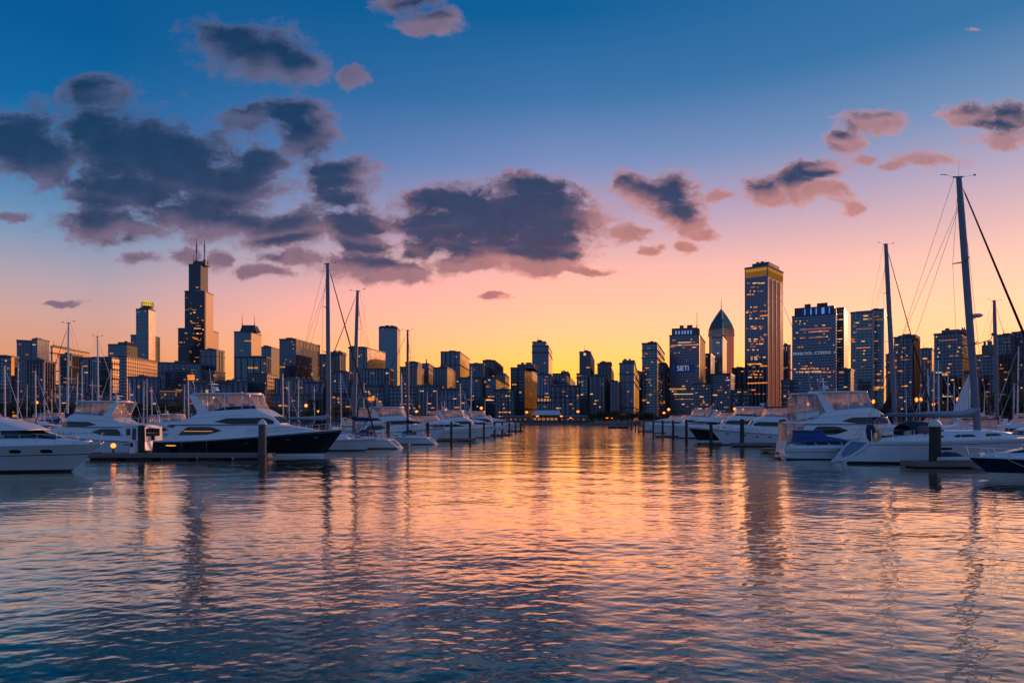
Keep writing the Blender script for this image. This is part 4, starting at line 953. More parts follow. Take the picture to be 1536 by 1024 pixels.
def flybridge(name, label, k=1.0, kz=None, hull='gel_black', boot='gel_white', bootz=.26, top='gel_white', hard='gel_white', encl=True, aft_encl=False, glow=True, loc=(0, 0, 0), rotz=0, group=None, bimini=False, aft_cabin=False, tall=0.9, lite=False, stripe=None, deckrail=True, mast_r=True):
    kz = kz or k
    r = empty(name, loc, rotz, label, 'motor yacht', group)
    X = lambda q: q * k
    Zz = lambda q: q * kz
    pts = lambda l: [(X(a_), Zz(b_)) for a_, b_ in l]
    wd = lambda l: [(X(a_), X(b_)) for a_, b_ in l]
    h = Hull(X(18), X(5.0), Zz(1.40), Zz(2.50), X(1.9), trans=X(.35), bootz=bootz * kz, n=20 if lite else 28)
    h.build(r, hull, boot, stripe=stripe)
    h.rub(r, .92, .035 * k, 'chrome' if 'black' in hull or 'navy' in hull else 'rubber')
    h1 = House(pts([(1.4, 1.36), (9, 1.65), (16.2, 2.2)]), pts([(1.4, 1.75), (1.7, 2.0), (2.5, 2.92), (12.1, 2.98), (12.5, 2.88), (14.6, 2.58), (16.2, 2.25)]), wd([(1.4, 2.12), (9, 2.15), (12, 1.75), (14.5, 1.05), (16.2, .45)]), .10, .05, .10)
    h1.build('cabin', top, r)
    h1.side('saloon_window', 'boat_glass', r, (X(2.9), X(7.1)), pts([(2.9, 2.0), (3.2, 1.98), (5.8, 2.05), (7.1, 2.40)]), pts([(2.9, 2.05), (3.7, 2.76), (6.0, 2.76), (7.1, 2.44)]))
    if glow:
        h1.side('lit_blind', 'cabin_light', r, (X(3.4), X(6.2)), pts([(3.4, 2.34), (6.2, 2.34)]), pts([(3.4, 2.38), (6.2, 2.38)]), off=.03)
    h2 = House(pts([(.55, 3.02), (3, 2.99), (12.25, 2.99)]), pts([(.55, 3.12), (3.4, 3.4), (4.6, 4.02), (6, 4.25), (9.7, 4.45), (10.2, 4.40), (11.7, 3.68), (12.25, 3.05)]), wd([(.55, 1.7), (1.2, 2.1), (8, 2.15), (10.6, 1.9), (11.8, 1.35), (12.25, 1.0)]), .14, .05, .12)
    h2.build('flybridge', top, r)
    h2.side('pilothouse_window', 'boat_glass', r, (X(6.5), X(11.8)), pts([(6.5, 3.22), (8, 3.02), (11.8, 3.03)]), pts([(6.5, 3.25), (7.6, 3.56), (11.2, 3.62), (11.8, 3.3)]))
    h2.front('windshield', 'boat_glass', r, X(11.72), X(12.22), .92, 3)
    h2.side('trim_line', 'gel_grey', r, (X(2.6), X(9.4)), pts([(2.6, 3.36), (6.5, 3.70), (9.4, 3.86)]), pts([(2.6, 3.39), (6.5, 3.75), (9.4, 3.90)]), off=.012)
    # radar arch, hard top and enclosure
    for sd in (1, -1):
        a = MB(); a.loft([[(X(4.75), sd * X(1.86), Zz(3.95)), (X(5.75), sd * X(1.88), Zz(4.15)), (X(5.75), sd * X(1.74), Zz(4.15)), (X(4.75), sd * X(1.72), Zz(3.95))], [(X(3.65), sd * X(1.72), Zz(5.76)), (X(4.35), sd * X(1.72), Zz(5.80)), (X(4.35), sd * X(1.60), Zz(5.80)), (X(3.65), sd * X(1.60), Zz(5.76))]])
        a.build('radar_arch', top, r)
    slab('bimini' if bimini else 'hard_top', 'canvas_black' if bimini else hard, r, X(3.5), X(9.9), X(1.85), X(1.7), Zz(5.76), Zz(.13), X(.10), X(.7))
    he = House(pts([(4.5, 3.9), (6, 4.2), (10.15, 4.38)]), pts([(4.5, 5.74), (9.45, 5.76), (10.15, 4.5)]), wd([(4.5, 1.72), (8, 1.72), (9.6, 1.5), (10.15, 1.35)]), .05, .0, .05)
    if encl:
        he.build('vinyl_enclosure', 'vinyl', r)
        he.side('enclosure_skirt', 'canvas_grey' if 'black' not in hull else 'canvas_navy', r, (X(5.9), X(10.0)), pts([(5.9, 4.16), (10.0, 4.36)]), pts([(5.9, 4.20), (7.4, 4.62), (10.0, 4.72)]), off=.03)
    for xx in ((5.6, 7.3, 8.9, 9.75) if not lite else (7.3, 9.6)):
        a = MB()
        for sd in (1, -1):
            zt = he.top(X(xx)); a.tube([(X(xx), sd * (he.hw(X(xx), Zz(4.2)) + .02), Zz(4.2)), (X(xx - .12 if xx < 9 else xx - .25), sd * (he.hw(X(xx), Zz(5.7)) + .02), Zz(5.76))], .030 * k, 5)
        a.build('enclosure_post', 'chrome', r)
    if aft_encl:
        ha = House(pts([(1.5, 3.25), (4.6, 3.9)]), pts([(1.5, 5.3), (1.9, 5.64), (4.6, 5.74)]), wd([(1.5, 1.75), (4.6, 1.75)]), .06, 0, .05)
        ha.side('enclosure_panel', top, r, (X(1.5), X(4.0)), pts([(1.5, 3.3), (4.0, 3.7)]), pts([(1.5, 4.0), (4.0, 4.15)]), off=.03)
        for xx in (1.6, 2.5, 3.5):
            a = MB()
            for sd in (1, -1): a.tube([(X(xx), sd * (ha.hw(X(xx), Zz(3.4)) + .03), Zz(3.4)), (X(xx + .1), sd * (ha.hw(X(xx), Zz(5.6)) + .03), Zz(5.62))], .045 * k, 5)
            a.build('enclosure_post', top, r)
        ha.build('aft_vinyl_enclosure', 'vinyl', r); slab('aft_top', hard, r, X(1.4), X(4.0), X(1.85), X(1.85), Zz(5.62), Zz(.12), X(.06), X(.4))
        hb = House(pts([(.5, 1.42), (2.3, 1.42)]), pts([(.5, 2.98), (2.3, 2.98)]), wd([(.5, 1.9), (2.3, 2.0)]), .03, 0, .03); hb.build('cockpit_vinyl', 'vinyl', r)
        for xx in (.5, 1.4, 2.3):
            a = MB()
            for sd in (1, -1): a.tube([(X(xx), sd * X(1.96), Zz(1.4)), (X(xx), sd * X(1.9), Zz(3.02))], .04, 5)
            a.build('awning_post', 'gel_white', r)
    if aft_cabin:
        hc = House(pts([(.25, 1.38), (3.2, 1.45)]), pts([(.25, 3.0), (3.2, 3.02)]), wd([(.25, 2.0), (3.2, 2.1)]), .04, .03, .06); hc.build('aft_cabin', top, r)
        hc.side('aft_window', 'boat_glass', r, (X(1.9), X(2.45)), pts([(1.9, 2.05), (2.45, 2.05)]), pts([(1.9, 2.8), (2.45, 2.8)]), n=2)
        hc.side('aft_door', 'boat_glass', r, (X(1.15), X(1.65)), pts([(1.15, 1.55), (1.65, 1.55)]), pts([(1.15, 2.85), (1.65, 2.85)]), n=2)
        a = MB(); xw = X(.25) - .02; a.box(xw - .02, xw + .02, -X(1.35), -X(.45), Zz(1.95), Zz(2.8)); a.box(xw - .02, xw + .02, X(.45), X(1.35), Zz(1.95), Zz(2.8)); a.build('stern_window', 'boat_glass', r)
        a = MB(); a.box(xw - .02, xw + .02, -X(.35), X(.35), Zz(1.45), Zz(2.85)); a.build('stern_door', 'boat_glass', r)
        hc.side('aft_window', 'boat_glass', r, (X(.4), X(.95)), pts([(.4, 2.05), (.95, 2.05)]), pts([(.4, 2.8), (.95, 2.8)]), n=2)
    if mast_r: radar(r, X(5.3), 0, Zz(5.9), .30 * k, .35 * k, tall * k)
    whip(r, X(4.2), X(1.5), Zz(5.85), 2.6 * k); whip(r, X(4.2), -X(1.5), Zz(5.85), 2.1 * k)
    if deckrail: h.rail(r, X(9.5), X(17.7), Zz(.62), 9 if not lite else 5, zoff=.05, rad=.016, lean=.10)
    # transom platform, hull ports, fittings
    a = MB(); a.box(-X(.75), X(.2), -X(2.0), X(2.0), Zz(.24), Zz(.36)); a.build('swim_platform', 'teak', r)
    a = MB(); zc = h2.top(X(8.3)) + Zz(.02)
    a.box(X(8.2), X(8.9), -X(.5), X(.5), zc, zc + Zz(.55)); a.build('helm_console', 'gel_grey', r)
    for sd in (1, -1):
        a = MB(); a.loft([[(X(6.5), sd * X(.9), zc - Zz(.25)), (X(7.4), sd * X(.9), zc - Zz(.2)), (X(7.4), sd * X(.2), zc - Zz(.2)), (X(6.5), sd * X(.2), zc - Zz(.25))], [(X(6.4), sd * X(.85), zc + Zz(.55)), (X(6.75), sd * X(.85), zc + Zz(.58)), (X(6.75), sd * X(.25), zc + Zz(.58)), (X(6.4), sd * X(.25), zc + Zz(.55))]]); a.build('helm_seat', 'canvas_navy' if sd > 0 else 'canvas_white', r)
    a = MB()
    for sd in (1, -1):
        a.tube([(X(.9), sd * X(1.9), Zz(3.2)), (X(.9), sd * X(1.9), Zz(3.95)), (X(3.6), sd * X(1.95), Zz(4.15))], .02, 5)
        for xx in (1.8, 2.7): a.tube([(X(xx), sd * X(1.92), Zz(3.25)), (X(xx), sd * X(1.93), Zz(4.03))], .018, 5)
    a.tube([(X(.9), X(1.9), Zz(3.95)), (X(.9), -X(1.9), Zz(3.95))], .02, 5); a.build('deck_rail', 'chrome', r)
    a = MB(); a.tube([(X(1.3), X(1.2), Zz(1.4)), (X(.75), X(1.2), Zz(3.1))], .025, 5); a.tube([(X(1.3), X(.8), Zz(1.4)), (X(.75), X(.8), Zz(3.1))], .025, 5)
    for i in range(6): f_ = i / 6 + .08; a.box(X(1.3 - .55 * f_) - .02, X(1.3 - .55 * f_) + .08, X(.8), X(1.2), Zz(1.4 + 1.7 * f_), Zz(1.4 + 1.7 * f_) + .03)
    a.build('boarding_ladder', 'chrome', r)
    if not lite:
        for xx, zz, ww in ((9.6, 1.28, .55), (11.4, 1.34, .5), (13.2, 1.55, .5), (15.6, 1.75, .45)): h.side_oval(r, X(xx), Zz(zz), X(ww), Zz(.16), 'chrome' if 'black' in hull else 'boat_glass')
        h.side_oval(r, X(2.2), Zz(1.02), X(1.1), Zz(.12), 'cabin_light' if glow else 'boat_glass', 'exhaust_light')
        a = MB()
        for xx in (13.2, 14.4): a.tube([(X(xx), -.2, h1.top(X(xx)) + .05), (X(xx), -.2, h1.top(X(xx)) + .3), (X(xx), .2, h1.top(X(xx)) + .3), (X(xx), .2, h1.top(X(xx)) + .05)], .02, 5)
        a.build('hatch_rail', 'chrome', r)
        a = MB(); zb = h.z(.97) + .08; a.tube([(X(17.0), 0, zb), (X(18.2), 0, zb + .02)], .06, 6); a.box(X(17.0), X(17.5), -.18, .18, zb, zb + .22); a.build('anchor_windlass', 'chrome', r)
    return r, h

def express(name, label, L=14, hull='gel_white', boot='antifoul', bootz=.16, dark_roof=True, loc=(0, 0, 0), rotz=0, group=None, lite=False, zs=1.35, zb=1.85, portholes=True, over=1.5, canopy='canvas_grey', rubz=.62, rubmat='rubber', hard_arch=True):
    r = empty(name, loc, rotz, label, 'motor boat', group); q = L / 14.0
    h = Hull(L, 4.3 * q, zs, zb, over * q, trans=-.4 * q, bootz=bootz, sharp=2.4, flare=.78, n=20 if lite else 28)
    h.build(r, hull, boot); h.rub(r, rubz, .022, rubmat)
    zd = lambda x: h.z(h.tx(x))
    X = lambda v: v * q
    d = lambda x, o: (X(x), zd(X(x)) + o * q)
    # raised foredeck, dark wrap windshield, white coach roof, canvas
    hf = House([d(1.2, .02), d(5, .02), d(9, .02), d(13.2, .02)], [d(1.2, .45), d(5, .55), d(9.2, .50), d(11, .36), d(13.2, .06)], [(X(1.2), 1.85 * q), (X(7), 1.85 * q), (X(10.5), 1.25 * q), (X(13.2), .2 * q)], .10, .10, .14)
    hf.build('foredeck', 'gel_white', r)
    hw_ = House([d(3.2, .5), d(9, .46), d(11.4, .34)], [d(3.2, 1.0), d(9.0, .98), d(11.4, .40)], [(X(3.2), 1.62 * q), (X(7.5), 1.60 * q), (X(9.5), 1.25 * q), (X(11.4), .55 * q)], .12, .02, .06)
    hw_.build('windshield', 'boat_glass', r)
    for f0 in (4.6, 6.6, 8.6):
        a = MB()
        for sd in (1, -1): a.tube([(X(f0), sd * (hw_.hw(X(f0), zd(X(f0)) + .5 * q) + .01), zd(X(f0)) + .5 * q), (X(f0 - .25), sd * (hw_.hw(X(f0 - .25), zd(X(f0)) + .97 * q) + .01), zd(X(f0)) + .97 * q)], .03, 5)
        a.build('windshield_post', 'gel_white', r)
    hr = House([d(1.6, .96), d(9.9, .92)], [d(1.6, 1.5), d(5, 1.80), d(6.6, 1.75), d(8.6, 1.35), d(9.9, .95)], [(X(1.6), 1.65 * q), (X(7), 1.6 * q), (X(9.0), 1.3 * q), (X(9.9), .95 * q)], .16, .06, .12)
    hr.build('coach_roof', 'gel_white', r)
    he = House([d(1.8, 1.5), d(6.4, 1.72)], [d(1.8, 2.7), d(5.4, 2.72), d(6.4, 1.80)], [(X(1.8), 1.5 * q), (X(5), 1.45 * q), (X(6.4), 1.2 * q)], .06, .0, .06)
    he.build('vinyl_enclosure', 'vinyl', r)
    slab('canvas_top', 'canvas_black' if dark_roof else canopy, r, X(1.3), X(5.6), 1.6 * q, 1.45 * q, zd(X(4)) + 2.68 * q, .09 * q, .08 * q, .4 * q)
    if hard_arch:
        for sd in (1, -1):
            a = MB(); y_ = 1.58 * q; a.loft([[(X(1.0), sd * y_, zd(X(1)) + .9 * q), (X(2.0), sd * y_, zd(X(2)) + .9 * q), (X(2.0), sd * (y_ - .12), zd(X(2)) + .9 * q), (X(1.0), sd * (y_ - .12), zd(X(1)) + .9 * q)], [(X(.4), sd * y_ * .95, zd(X(.4)) + 2.75 * q), (X(.95), sd * y_ * .95, zd(X(1)) + 2.75 * q), (X(.95), sd * (y_ * .95 - .12), zd(X(1)) + 2.75 * q), (X(.4), sd * (y_ * .95 - .12), zd(X(.4)) + 2.75 * q)]]); a.build('radar_arch', 'gel_white', r)
        a = MB(); a.box(X(.4), X(.95), -1.5 * q, 1.5 * q, zd(0) + 2.74 * q, zd(0) + 2.86 * q); a.build('arch_beam', 'gel_white', r)
    if portholes and not lite:
        for xx in (8.0, 9.5, 11.1): h.side_oval(r, X(xx), zs * .80 + .1, .62 * q, .22 * q)
    h.rail(r, X(8.0), X(13.9), .62 * q, 7 if not lite else 4, rad=.016, lean=.18, two=False)
    if not lite:
        a = MB(); zb_ = zd(X(13.3)) + .06; a.box(X(12.9), X(13.3), -.15, .15, zb_, zb_ + .18); a.tube([(X(13.1), 0, zb_ + .05), (X(14.15), 0, zb_ + .06)], .05, 6); a.build('anchor_windlass', 'chrome', r)
        a = MB()
        for sd in (1, -1):
            for xx in (10.2, 12.4): y_ = sd * (h.b(h.tx(X(xx))) - .14); z_ = zd(X(xx)) + .06; a.tube([(X(xx) - .14, y_, z_ + .07), (X(xx) + .14, y_, z_ + .07)], .025, 5); a.box(X(xx) - .05, X(xx) + .05, y_ - .03, y_ + .03, z_, z_ + .07)
        a.build('deck_cleat', 'chrome', r)
    a = MB(); a.box(-.75 * q, .2, -1.8 * q, 1.8 * q, .22, .34); a.build('swim_platform', 'gel_white', r)
    return r, h

def sailboat(name, label, L=12.0, mast_h=16.0, mast_x=.60, rake=0.02, hull='gel_white', boot='antifoul', cover='canvas_navy', dodger='canvas_navy', mast='alu', furl='canvas_navy', furl_r=.07, loc=(0, 0, 0), rotz=0, group=None, lite=False, spread=(.48, .74), stripe=None, boom_z=1.55, mast_r=None, wheel=True, wire_r=.009, fb=1.0, cov_r=.24, bare=False):
    r = empty(name, loc, rotz, label, 'sailboat', group); q = L / 12.0
    zs, zb = .98 * q * fb, 1.22 * q * fb
    h = Hull(L, 3.8 * q, zs, zb, 1.3 * q, trans=1.2 * q, full=.74, sharp=2.0, bootz=.12 * q, flare=.80, n=16 if lite else 26)
    h.build(r, hull, boot, stripe=stripe)
    zd = lambda x: h.z(h.tx(x))
    # scoop transom: pale rim and darker step panel
    if not lite:
        def tr(f, off):
            o = []
            for j in range(17):
                t_ = math.pi * j / 16; y = math.cos(t_) * h.b(0) * f; zz = zs * (1 - (math.sin(t_) ** .7) * f * .93) - (1 - f) * zs * .12
                o.append((h.x(0, zz) - off, y, zz))
            return o
        a = MB(); a.loft([tr(1.04, -.02), tr(1.04, .07), tr(.78, .07), tr(.78, -.02)], closed=True, caps=False); a.build('transom_rim', 'gel_white', r, smooth=40)
        a = MB(); a.loft([tr(.78, -.03), tr(.78, .02)]); a.build('transom_panel', 'gel_blue', r)
        a = MB()
        for zz in (.30, .55):
            xx = h.x(0, zz * q); a.tube([(xx - .07, -.32 * q, zz * q), (xx - .07, .32 * q, zz * q)], .03, 5)
        for yy in (-.32, .32): a.tube([(h.x(0, .2 * q) - .07, yy * q, .2 * q), (h.x(0, .85 * q) - .07, yy * q, .85 * q)], .025, 5)
        a.build('boarding_ladder', 'chrome', r)
        h.rub(r, .86, .014 * q, 'canvas_navy', 'cove_line')
    c0, c1 = L * .33, L * .76
    hc = House([(c0, zd(c0) + .03), (c1, zd(c1) + .03)], [(c0, zd(c0) + .52 * q), (c0 + (c1 - c0) * .7, zd(c1) + .42 * q), (c1 - .3 * q, zd(c1) + .30 * q), (c1, zd(c1) + .08)], [(c0, 1.22 * q), (L * .5, 1.25 * q), (c1, .55 * q)], .16, .08, .12)
    hc.build('cabin_trunk', 'gel_white', r)
    for f0, f1 in ((.36, .42), (.46, .56), (.60, .68)):
        x0, x1 = L * f0, L * f1; zl = lambda x: zd(x) + .20 * q
        hc.side('cabin_window', 'boat_glass', r, (x0, x1), [(x0, zl(x0) + .04), (x0 + .08, zl(x0)), (x1, zl(x1))], [(x0, zl(x0) + .06), (x0 + .12, zl(x0) + .15 * q), (x1 - .1, zl(x1) + .13 * q), (x1, zl(x1) + .05)], n=6)
    for sd in (1, -1):                    # cockpit coamings
        a = MB(); x0, x1 = L * .13, c0; a.loft([[(x, sd * y0, zd(x) + .02), (x, sd * (y0 - .05), zd(x) + zz), (x, sd * (y0 - .18), zd(x) + zz), (x, sd * (y0 - .22), zd(x) + .02)] for x, y0, zz in ((x0, 1.05 * q, .18 * q), (L * .24, 1.2 * q, .32 * q), (x1, 1.24 * q, .42 * q))]); a.build('cockpit_coaming', 'gel_white', r)
    if wheel and not lite:
        a = MB(); xc, zc = L * .17, zd(L * .17) + .78 * q; a.tube([(xc, .45 * q * math.cos(t_ * .2618), zc + .45 * q * math.sin(t_ * .2618)) for t_ in range(25)], .022, 5)
        for t_ in range(6): a.tube([(xc, 0, zc), (xc, .45 * q * math.cos(t_ * 1.047), zc + .45 * q * math.sin(t_ * 1.047))], .012, 4)
        a.tube([(xc + .1, 0, zd(xc)), (xc + .08, 0, zc + .2)], .07, 6); a.build('steering_wheel', 'chrome', r)
    if dodger:
        x0 = c0 - .55 * q; rings = []
        for f_, (zz, ww) in zip((0, .18, .55, .85, 1.0), ((.92, 1.12), (1.12, 1.12), (1.10, 1.05), (.72, .92), (.42, .8))):
            x = x0 + 2.1 * q * f_; z0 = zd(x) + .3 * q; z1 = zd(c0) + zz * q
            rings.append([(x, ww * q * math.cos(t_ * math.pi / 10), z0 + (z1 - z0) * min(1.0, math.sin(t_ * math.pi / 10) ** .6)) for t_ in range(11)])
        a = MB(); a.loft(rings, closed=False, caps=False)
        dg = a.build('spray_hood', dodger, r, smooth=50)
        md = dg.modifiers.new('thickness', 'SOLIDIFY'); md.thickness = .03
        if not lite:
            for sd in (1, -1):
                b = MB(); xx = x0 + .62 * q; z_ = zd(c0) + .62 * q; b.loft([[(xx + .34 * q * math.copysign(abs(math.cos(t_ * .5236)) ** .6, math.cos(t_ * .5236)) + .05 * math.sin(t_ * .5236), sd * (1.10 * q + o_), z_ + .24 * q * math.copysign(abs(math.sin(t_ * .5236)) ** .6, math.sin(t_ * .5236))) for t_ in range(12)] for o_ in (-.06, .035)]); b.build('hood_window', 'vinyl_open', dg)
    mx = L * mast_x; mb = hc.top(mx) + .05 if c0 < mx < c1 else zd(mx); mr_ = mast_r or .085 * q
    H = mast_h; mt = (mx - rake * H, 0, H)
    pm = lambda f_: (mx + (mt[0] - mx) * f_, 0, mb + (H - mb) * f_)
    a = MB(); a.tube([pm(0), pm(.5), pm(.85), pm(1)], [mr_, mr_, mr_ * .9, mr_ * .72], 10, flat=.7)
    ms = a.build('mast', mast, r, smooth=50)
    a = MB(); a.box(mt[0] - .30 * q, mt[0] + .22 * q, -.05, .05, H - .02, H + .08); a.tube([(mt[0], 0, H), (mt[0], 0, H + 1.0 * q)], [.012, .006], 4); a.tube([(mt[0] - .2, 0, H), (mt[0] - .75 * q, 0, H + .25)], .010, 4); a.tube([(mt[0] - .62 * q, 0, H + .25), (mt[0] - .95 * q, 0, H + .27)], .03, 4)
    a.tube([(mt[0] + .2, 0, H), (mt[0] + .8 * q, 0, H + .14)], .010, 4); a.lathe([(.09, 0), (.10, .09)], (mt[0] + .82 * q, 0, H + .1), 6); a.build('masthead_gear', 'wire', ms)
    tips = []
    for k_, f_ in enumerate(spread):
        p = pm(f_); ln = (1.05 - .22 * k_) * q
        a = MB()
        for sd in (1, -1): a.tube([(p[0], 0, p[2]), (p[0] - .22 * q, sd * ln, p[2] + .08 * q)], [.045 * q, .028 * q], 6); 
        a.build('spreader', mast, ms); tips.append((p[0] - .22 * q, ln, p[2] + .08 * q))
    cp = (mx - .1 * q, h.b(h.tx(mx)) - .06, zd(mx) + .05)
    for sd in (1, -1):
        a = MB(); path = [cp] + tips + [(mt[0], .04, H - .1)]
        a.tube([(p[0], sd * p[1], p[2]) for p in path], wire_r, 4)
        a.tube([(cp[0] + .35 * q, sd * cp[1], cp[2]), (pm(spread[0])[0], sd * .05, pm(spread[0])[2])], wire_r, 4); a.build('shroud', 'wire', r)
    bt = h.x(1, zb) - .15 * q
    fs = [(bt, 0, zb + .15), (mt[0] + .1, 0, H - .35)]; fp = lambda f_: tuple(fs[0][i] + (fs[1][i] - fs[0][i]) * f_ for i in range(3))
    if furl:
        a = MB(); a.tube([fp(.02), fp(.05), fp(.4), fp(.95), fp(.97)], [furl_r * .5, furl_r, furl_r * .9, furl_r * .45, wire_r], 8); a.build('furled_jib', furl, r, smooth=50)
        a = MB(); a.lathe([(.10 * q, 0), (.10 * q, .14)], (fp(.0)[0], 0, fp(0)[2]), 8); a.build('furling_drum', 'rubber', r)
    a = MB(); a.tube([fp(.95), fp(1)], wire_r, 4); a.tube([fp(0), fp(.03)], wire_r * 1.5, 4)
    if not furl: a.tube([fp(0), fp(1)], wire_r, 4)
    a.build('forestay', 'wire', r)
    a = MB(); st = (h.x(0, zs) + .1, 0, zs + .1)
    a.tube([(mt[0] - .25 * q, 0, H), (st[0] + 1.0 * q, 0, zs + 2.2 * q)], wire_r, 4); a.tube([(st[0] + 1.0 * q, 0, zs + 2.2 * q), (st[0], h.b(.02) - .1, zs + .1)], wire_r, 4); a.tube([(st[0] + 1.0 * q, 0, zs + 2.2 * q), (st[0], -h.b(.02) + .1, zs + .1)], wire_r, 4); a.build('backstay', 'wire', r)
    if H > 13.5 and not bare:
        a = MB(); hp = pm(.90)
        for sd in (1, -1): a.tube([(hp[0] - .05, sd * .05, hp[2]), (h.x(.06, zs) + .2, sd * (h.b(.06) - .1), zs + .1)], wire_r, 4)
        a.build('running_backstay', 'wire', r)
    bz = mb + boom_z * q; bx = L * .19
    a = MB(); a.tube([(mx - .1, 0, bz), (bx, 0, bz + .08)], [.075 * q, .065 * q], 8); bo = a.build('boom', mast, r, smooth=50)
    if cover:
        a = MB(); rg_ = random.Random(int(L * 100)); n_ = 12; pts = [(mx + .1 - (mx - bx - .2) * i / n_, .015 * rg_.uniform(-1, 1), bz + .17 * q + .02 * rg_.uniform(-1, 1) + (.28 * q * (1 - i / 1.5) if i < 1.5 else 0)) for i in range(n_ + 1)]
        a.tube(pts, [(cov_r - .012 * i + .02 * rg_.uniform(-1, 1)) * q * (1.1 if i < 2 else 1) for i in range(n_ + 1)], 10, flat=1.15); a.build('sail_cover', cover, bo, smooth=60)
    a = MB(); a.tube([(mx - .1, 0, mb + .3), (mx - 1.7 * q, 0, bz)], .035, 5); a.build('boom_vang', 'wire', r)
    h.rail(r, L * .02 + 1.2 * q, L * .965, .60 * q, 9 if not lite else 5, rad=.011 if not lite else .014, inset=.06)
    if not lite:
        a = MB()
        for sd in (1, -1): 
            x0 = h.x(0, zs) + .1; a.tube([(x0, sd * (h.b(0) - .05), zs), (x0 - .05, sd * (h.b(0) - .05), zs + .65 * q)], .018, 5); a.tube([(x0 - .05, sd * (h.b(0) - .05), zs + .65 * q), (x0 + 1.3 * q, sd * (h.b(.1) - .06), zd(x0 + 1.3 * q) + .62 * q)], .018, 5)
        a.build('stern_rail', 'chrome', r)
    return r, h, dict(mx=mx, mb=mb, pm=pm, H=H, ms=ms, zd=zd, q=q, hc=hc)
CH = R(-6)                      # the channel runs a little to the right, the berths lie square to it
def put(root, px, py_or_Y, bow_x, right=True, is_Y=True):
    """moor a boat so that its bow tip (local x = bow_x) shows at column px at the given distance"""
    Y = py_or_Y; rz = CH if right else CH + math.pi
    c, s = math.cos(rz), math.sin(rz)
    root.location = (PX(px, Y) - bow_x * c, Y - bow_x * s, 0); root.rotation_euler = (0, 0, rz)
# ---- left side
b1, h1 = express('cruiser', 'white express cruiser with dark wrap windshield at the lower left, bow to the right', 15.0, 'gel_cream', 'antifoul', zs=1.62, zb=1.86, over=2.0, rubmat='rubber', rubz=.60)
put(b1, 152, 45, 15.0)
b2, h2 = flybridge('motor_yacht', 'white flybridge yacht with an aft cabin between the two nearest left yachts', .80, .90, 'gel_white', 'antifoul', .14, aft_cabin=True, glow=False, tall=.5)
put(b2, 232, 70, 0.0, False)
b3, h3 = flybridge('motor_yacht', 'black hulled flybridge yacht with white upperworks moored along the left dock', 1.0, 1.0, 'gel_black', 'gel_white', .26, glow=True)
put(b3, 515, 64, 18.0)
s4, h4, i4 = sailboat('sailboat', 'white sailboat with the tallest left mast, its bow showing past the black yacht', 13.0, PZ(397, 76), .575, .006, 'gel_white', 'antifoul', 'canvas_grey', 'canvas_navy', furl='canvas_black', furl_r=.10, mast='alu_mid', wire_r=.015, mast_r=.26)
put(s4, 566, 75, 13.0)
a = MB(); mx, mb = i4['mx'], i4['mb']; a.loft([[(mx - .25, .07, mb + .6), (mx - .25, -.07, mb + .6), (mx - 1.9, -.10, mb + .6), (mx - 1.9, .10, mb + .6)], [(mx - .22, .05, mb + 3.2), (mx - .22, -.05, mb + 3.2), (mx - .95, -.06, mb + 3.0), (mx - .95, .06, mb + 3.0)], [(mx - .2, .03, mb + 6.2), (mx - .2, -.03, mb + 6.2), (mx - .36, -.03, mb + 6.2), (mx - .36, .03, mb + 6.2)]]); a.build('trysail_bag', 'canvas_black', s4)
s5, h5, i5 = sailboat('sailboat', 'white sailboat with navy sail cover, second tall left mast, scoop transom to the right', 12.5, PZ(433, 80), .465, .026, 'gel_white', 'antifoul', 'canvas_navy', 'canvas_navy', furl='canvas_black', furl_r=.075, wire_r=.015, mast_r=.24, mast='alu_mid')
put(s5, 603, 81, -.1, False)
s6, h6, i6 = sailboat('sailboat', 'white sailboat with a short dark mast and dark sail cover, third left transom', 11.0, PZ(495, 94), .37, 0.0, 'gel_white', 'antifoul', 'canvas_black', 'canvas_navy', furl='canvas_black', furl_r=.06, mast='alu_dark', wire_r=.013, mast_r=.19)
put(s6, 656, 94, -.1, False)
fy, _ = flybridge('motor_yacht', 'white wheelhouse yacht with pink lit vinyl behind the navy sail cover', .80, .90, 'gel_white', 'antifoul', .14, lite=True, glow=False, aft_encl=True, tall=.6)
put(fy, 668, 104, 14.4)
PROTO_FLY = fy
ex, _ = express('cruiser', 'white cruiser with a long sunlit windshield fourth from the left channel end', 13.0, 'gel_white', 'antifoul', lite=True, zs=1.5, zb=2.0)
put(ex, 722, 114, 13.0)
PROTO_EX = ex
fz, _ = flybridge('motor_yacht', 'white hulled flybridge yacht with a black bimini moored bow to the channel on the right', .86, .86, 'gel_white', 'antifoul_blue', .16, bimini=True, lite=False, glow=False, encl=True, tall=.4)
put(fz, 1066, 92, 15.5, False)
PROTO_FZ = fz
def dupe(proto, bow, px, Y, right, label, group=None, scale=1.0):
    rz = CH if right else CH + math.pi; c, s = math.cos(rz), math.sin(rz)
    return copy_tree(proto, (PX(px, Y) - bow * scale * c, Y - bow * scale * s, 0), rz, label, group, scale)
bpy.context.view_layer.update()
gl = 'motor boats along the left channel edge'
dupe(PROTO_FLY, 14.4, 745, 127, True, 'white enclosed flybridge yacht just right of the second channel piling on the left', gl, .95)
dupe(PROTO_EX, 13.0, 757, 143, True, 'white cruiser right of the fourth left channel piling', gl, 1.05)
dupe(PROTO_FLY, 14.4, 768, 163, True, 'small looking white flybridge yacht near the far end of the left berths', gl)
dupe(PROTO_EX, 13.0, 780, 192, True, 'white cruiser at the very far end of the left berths', gl, 1.1)
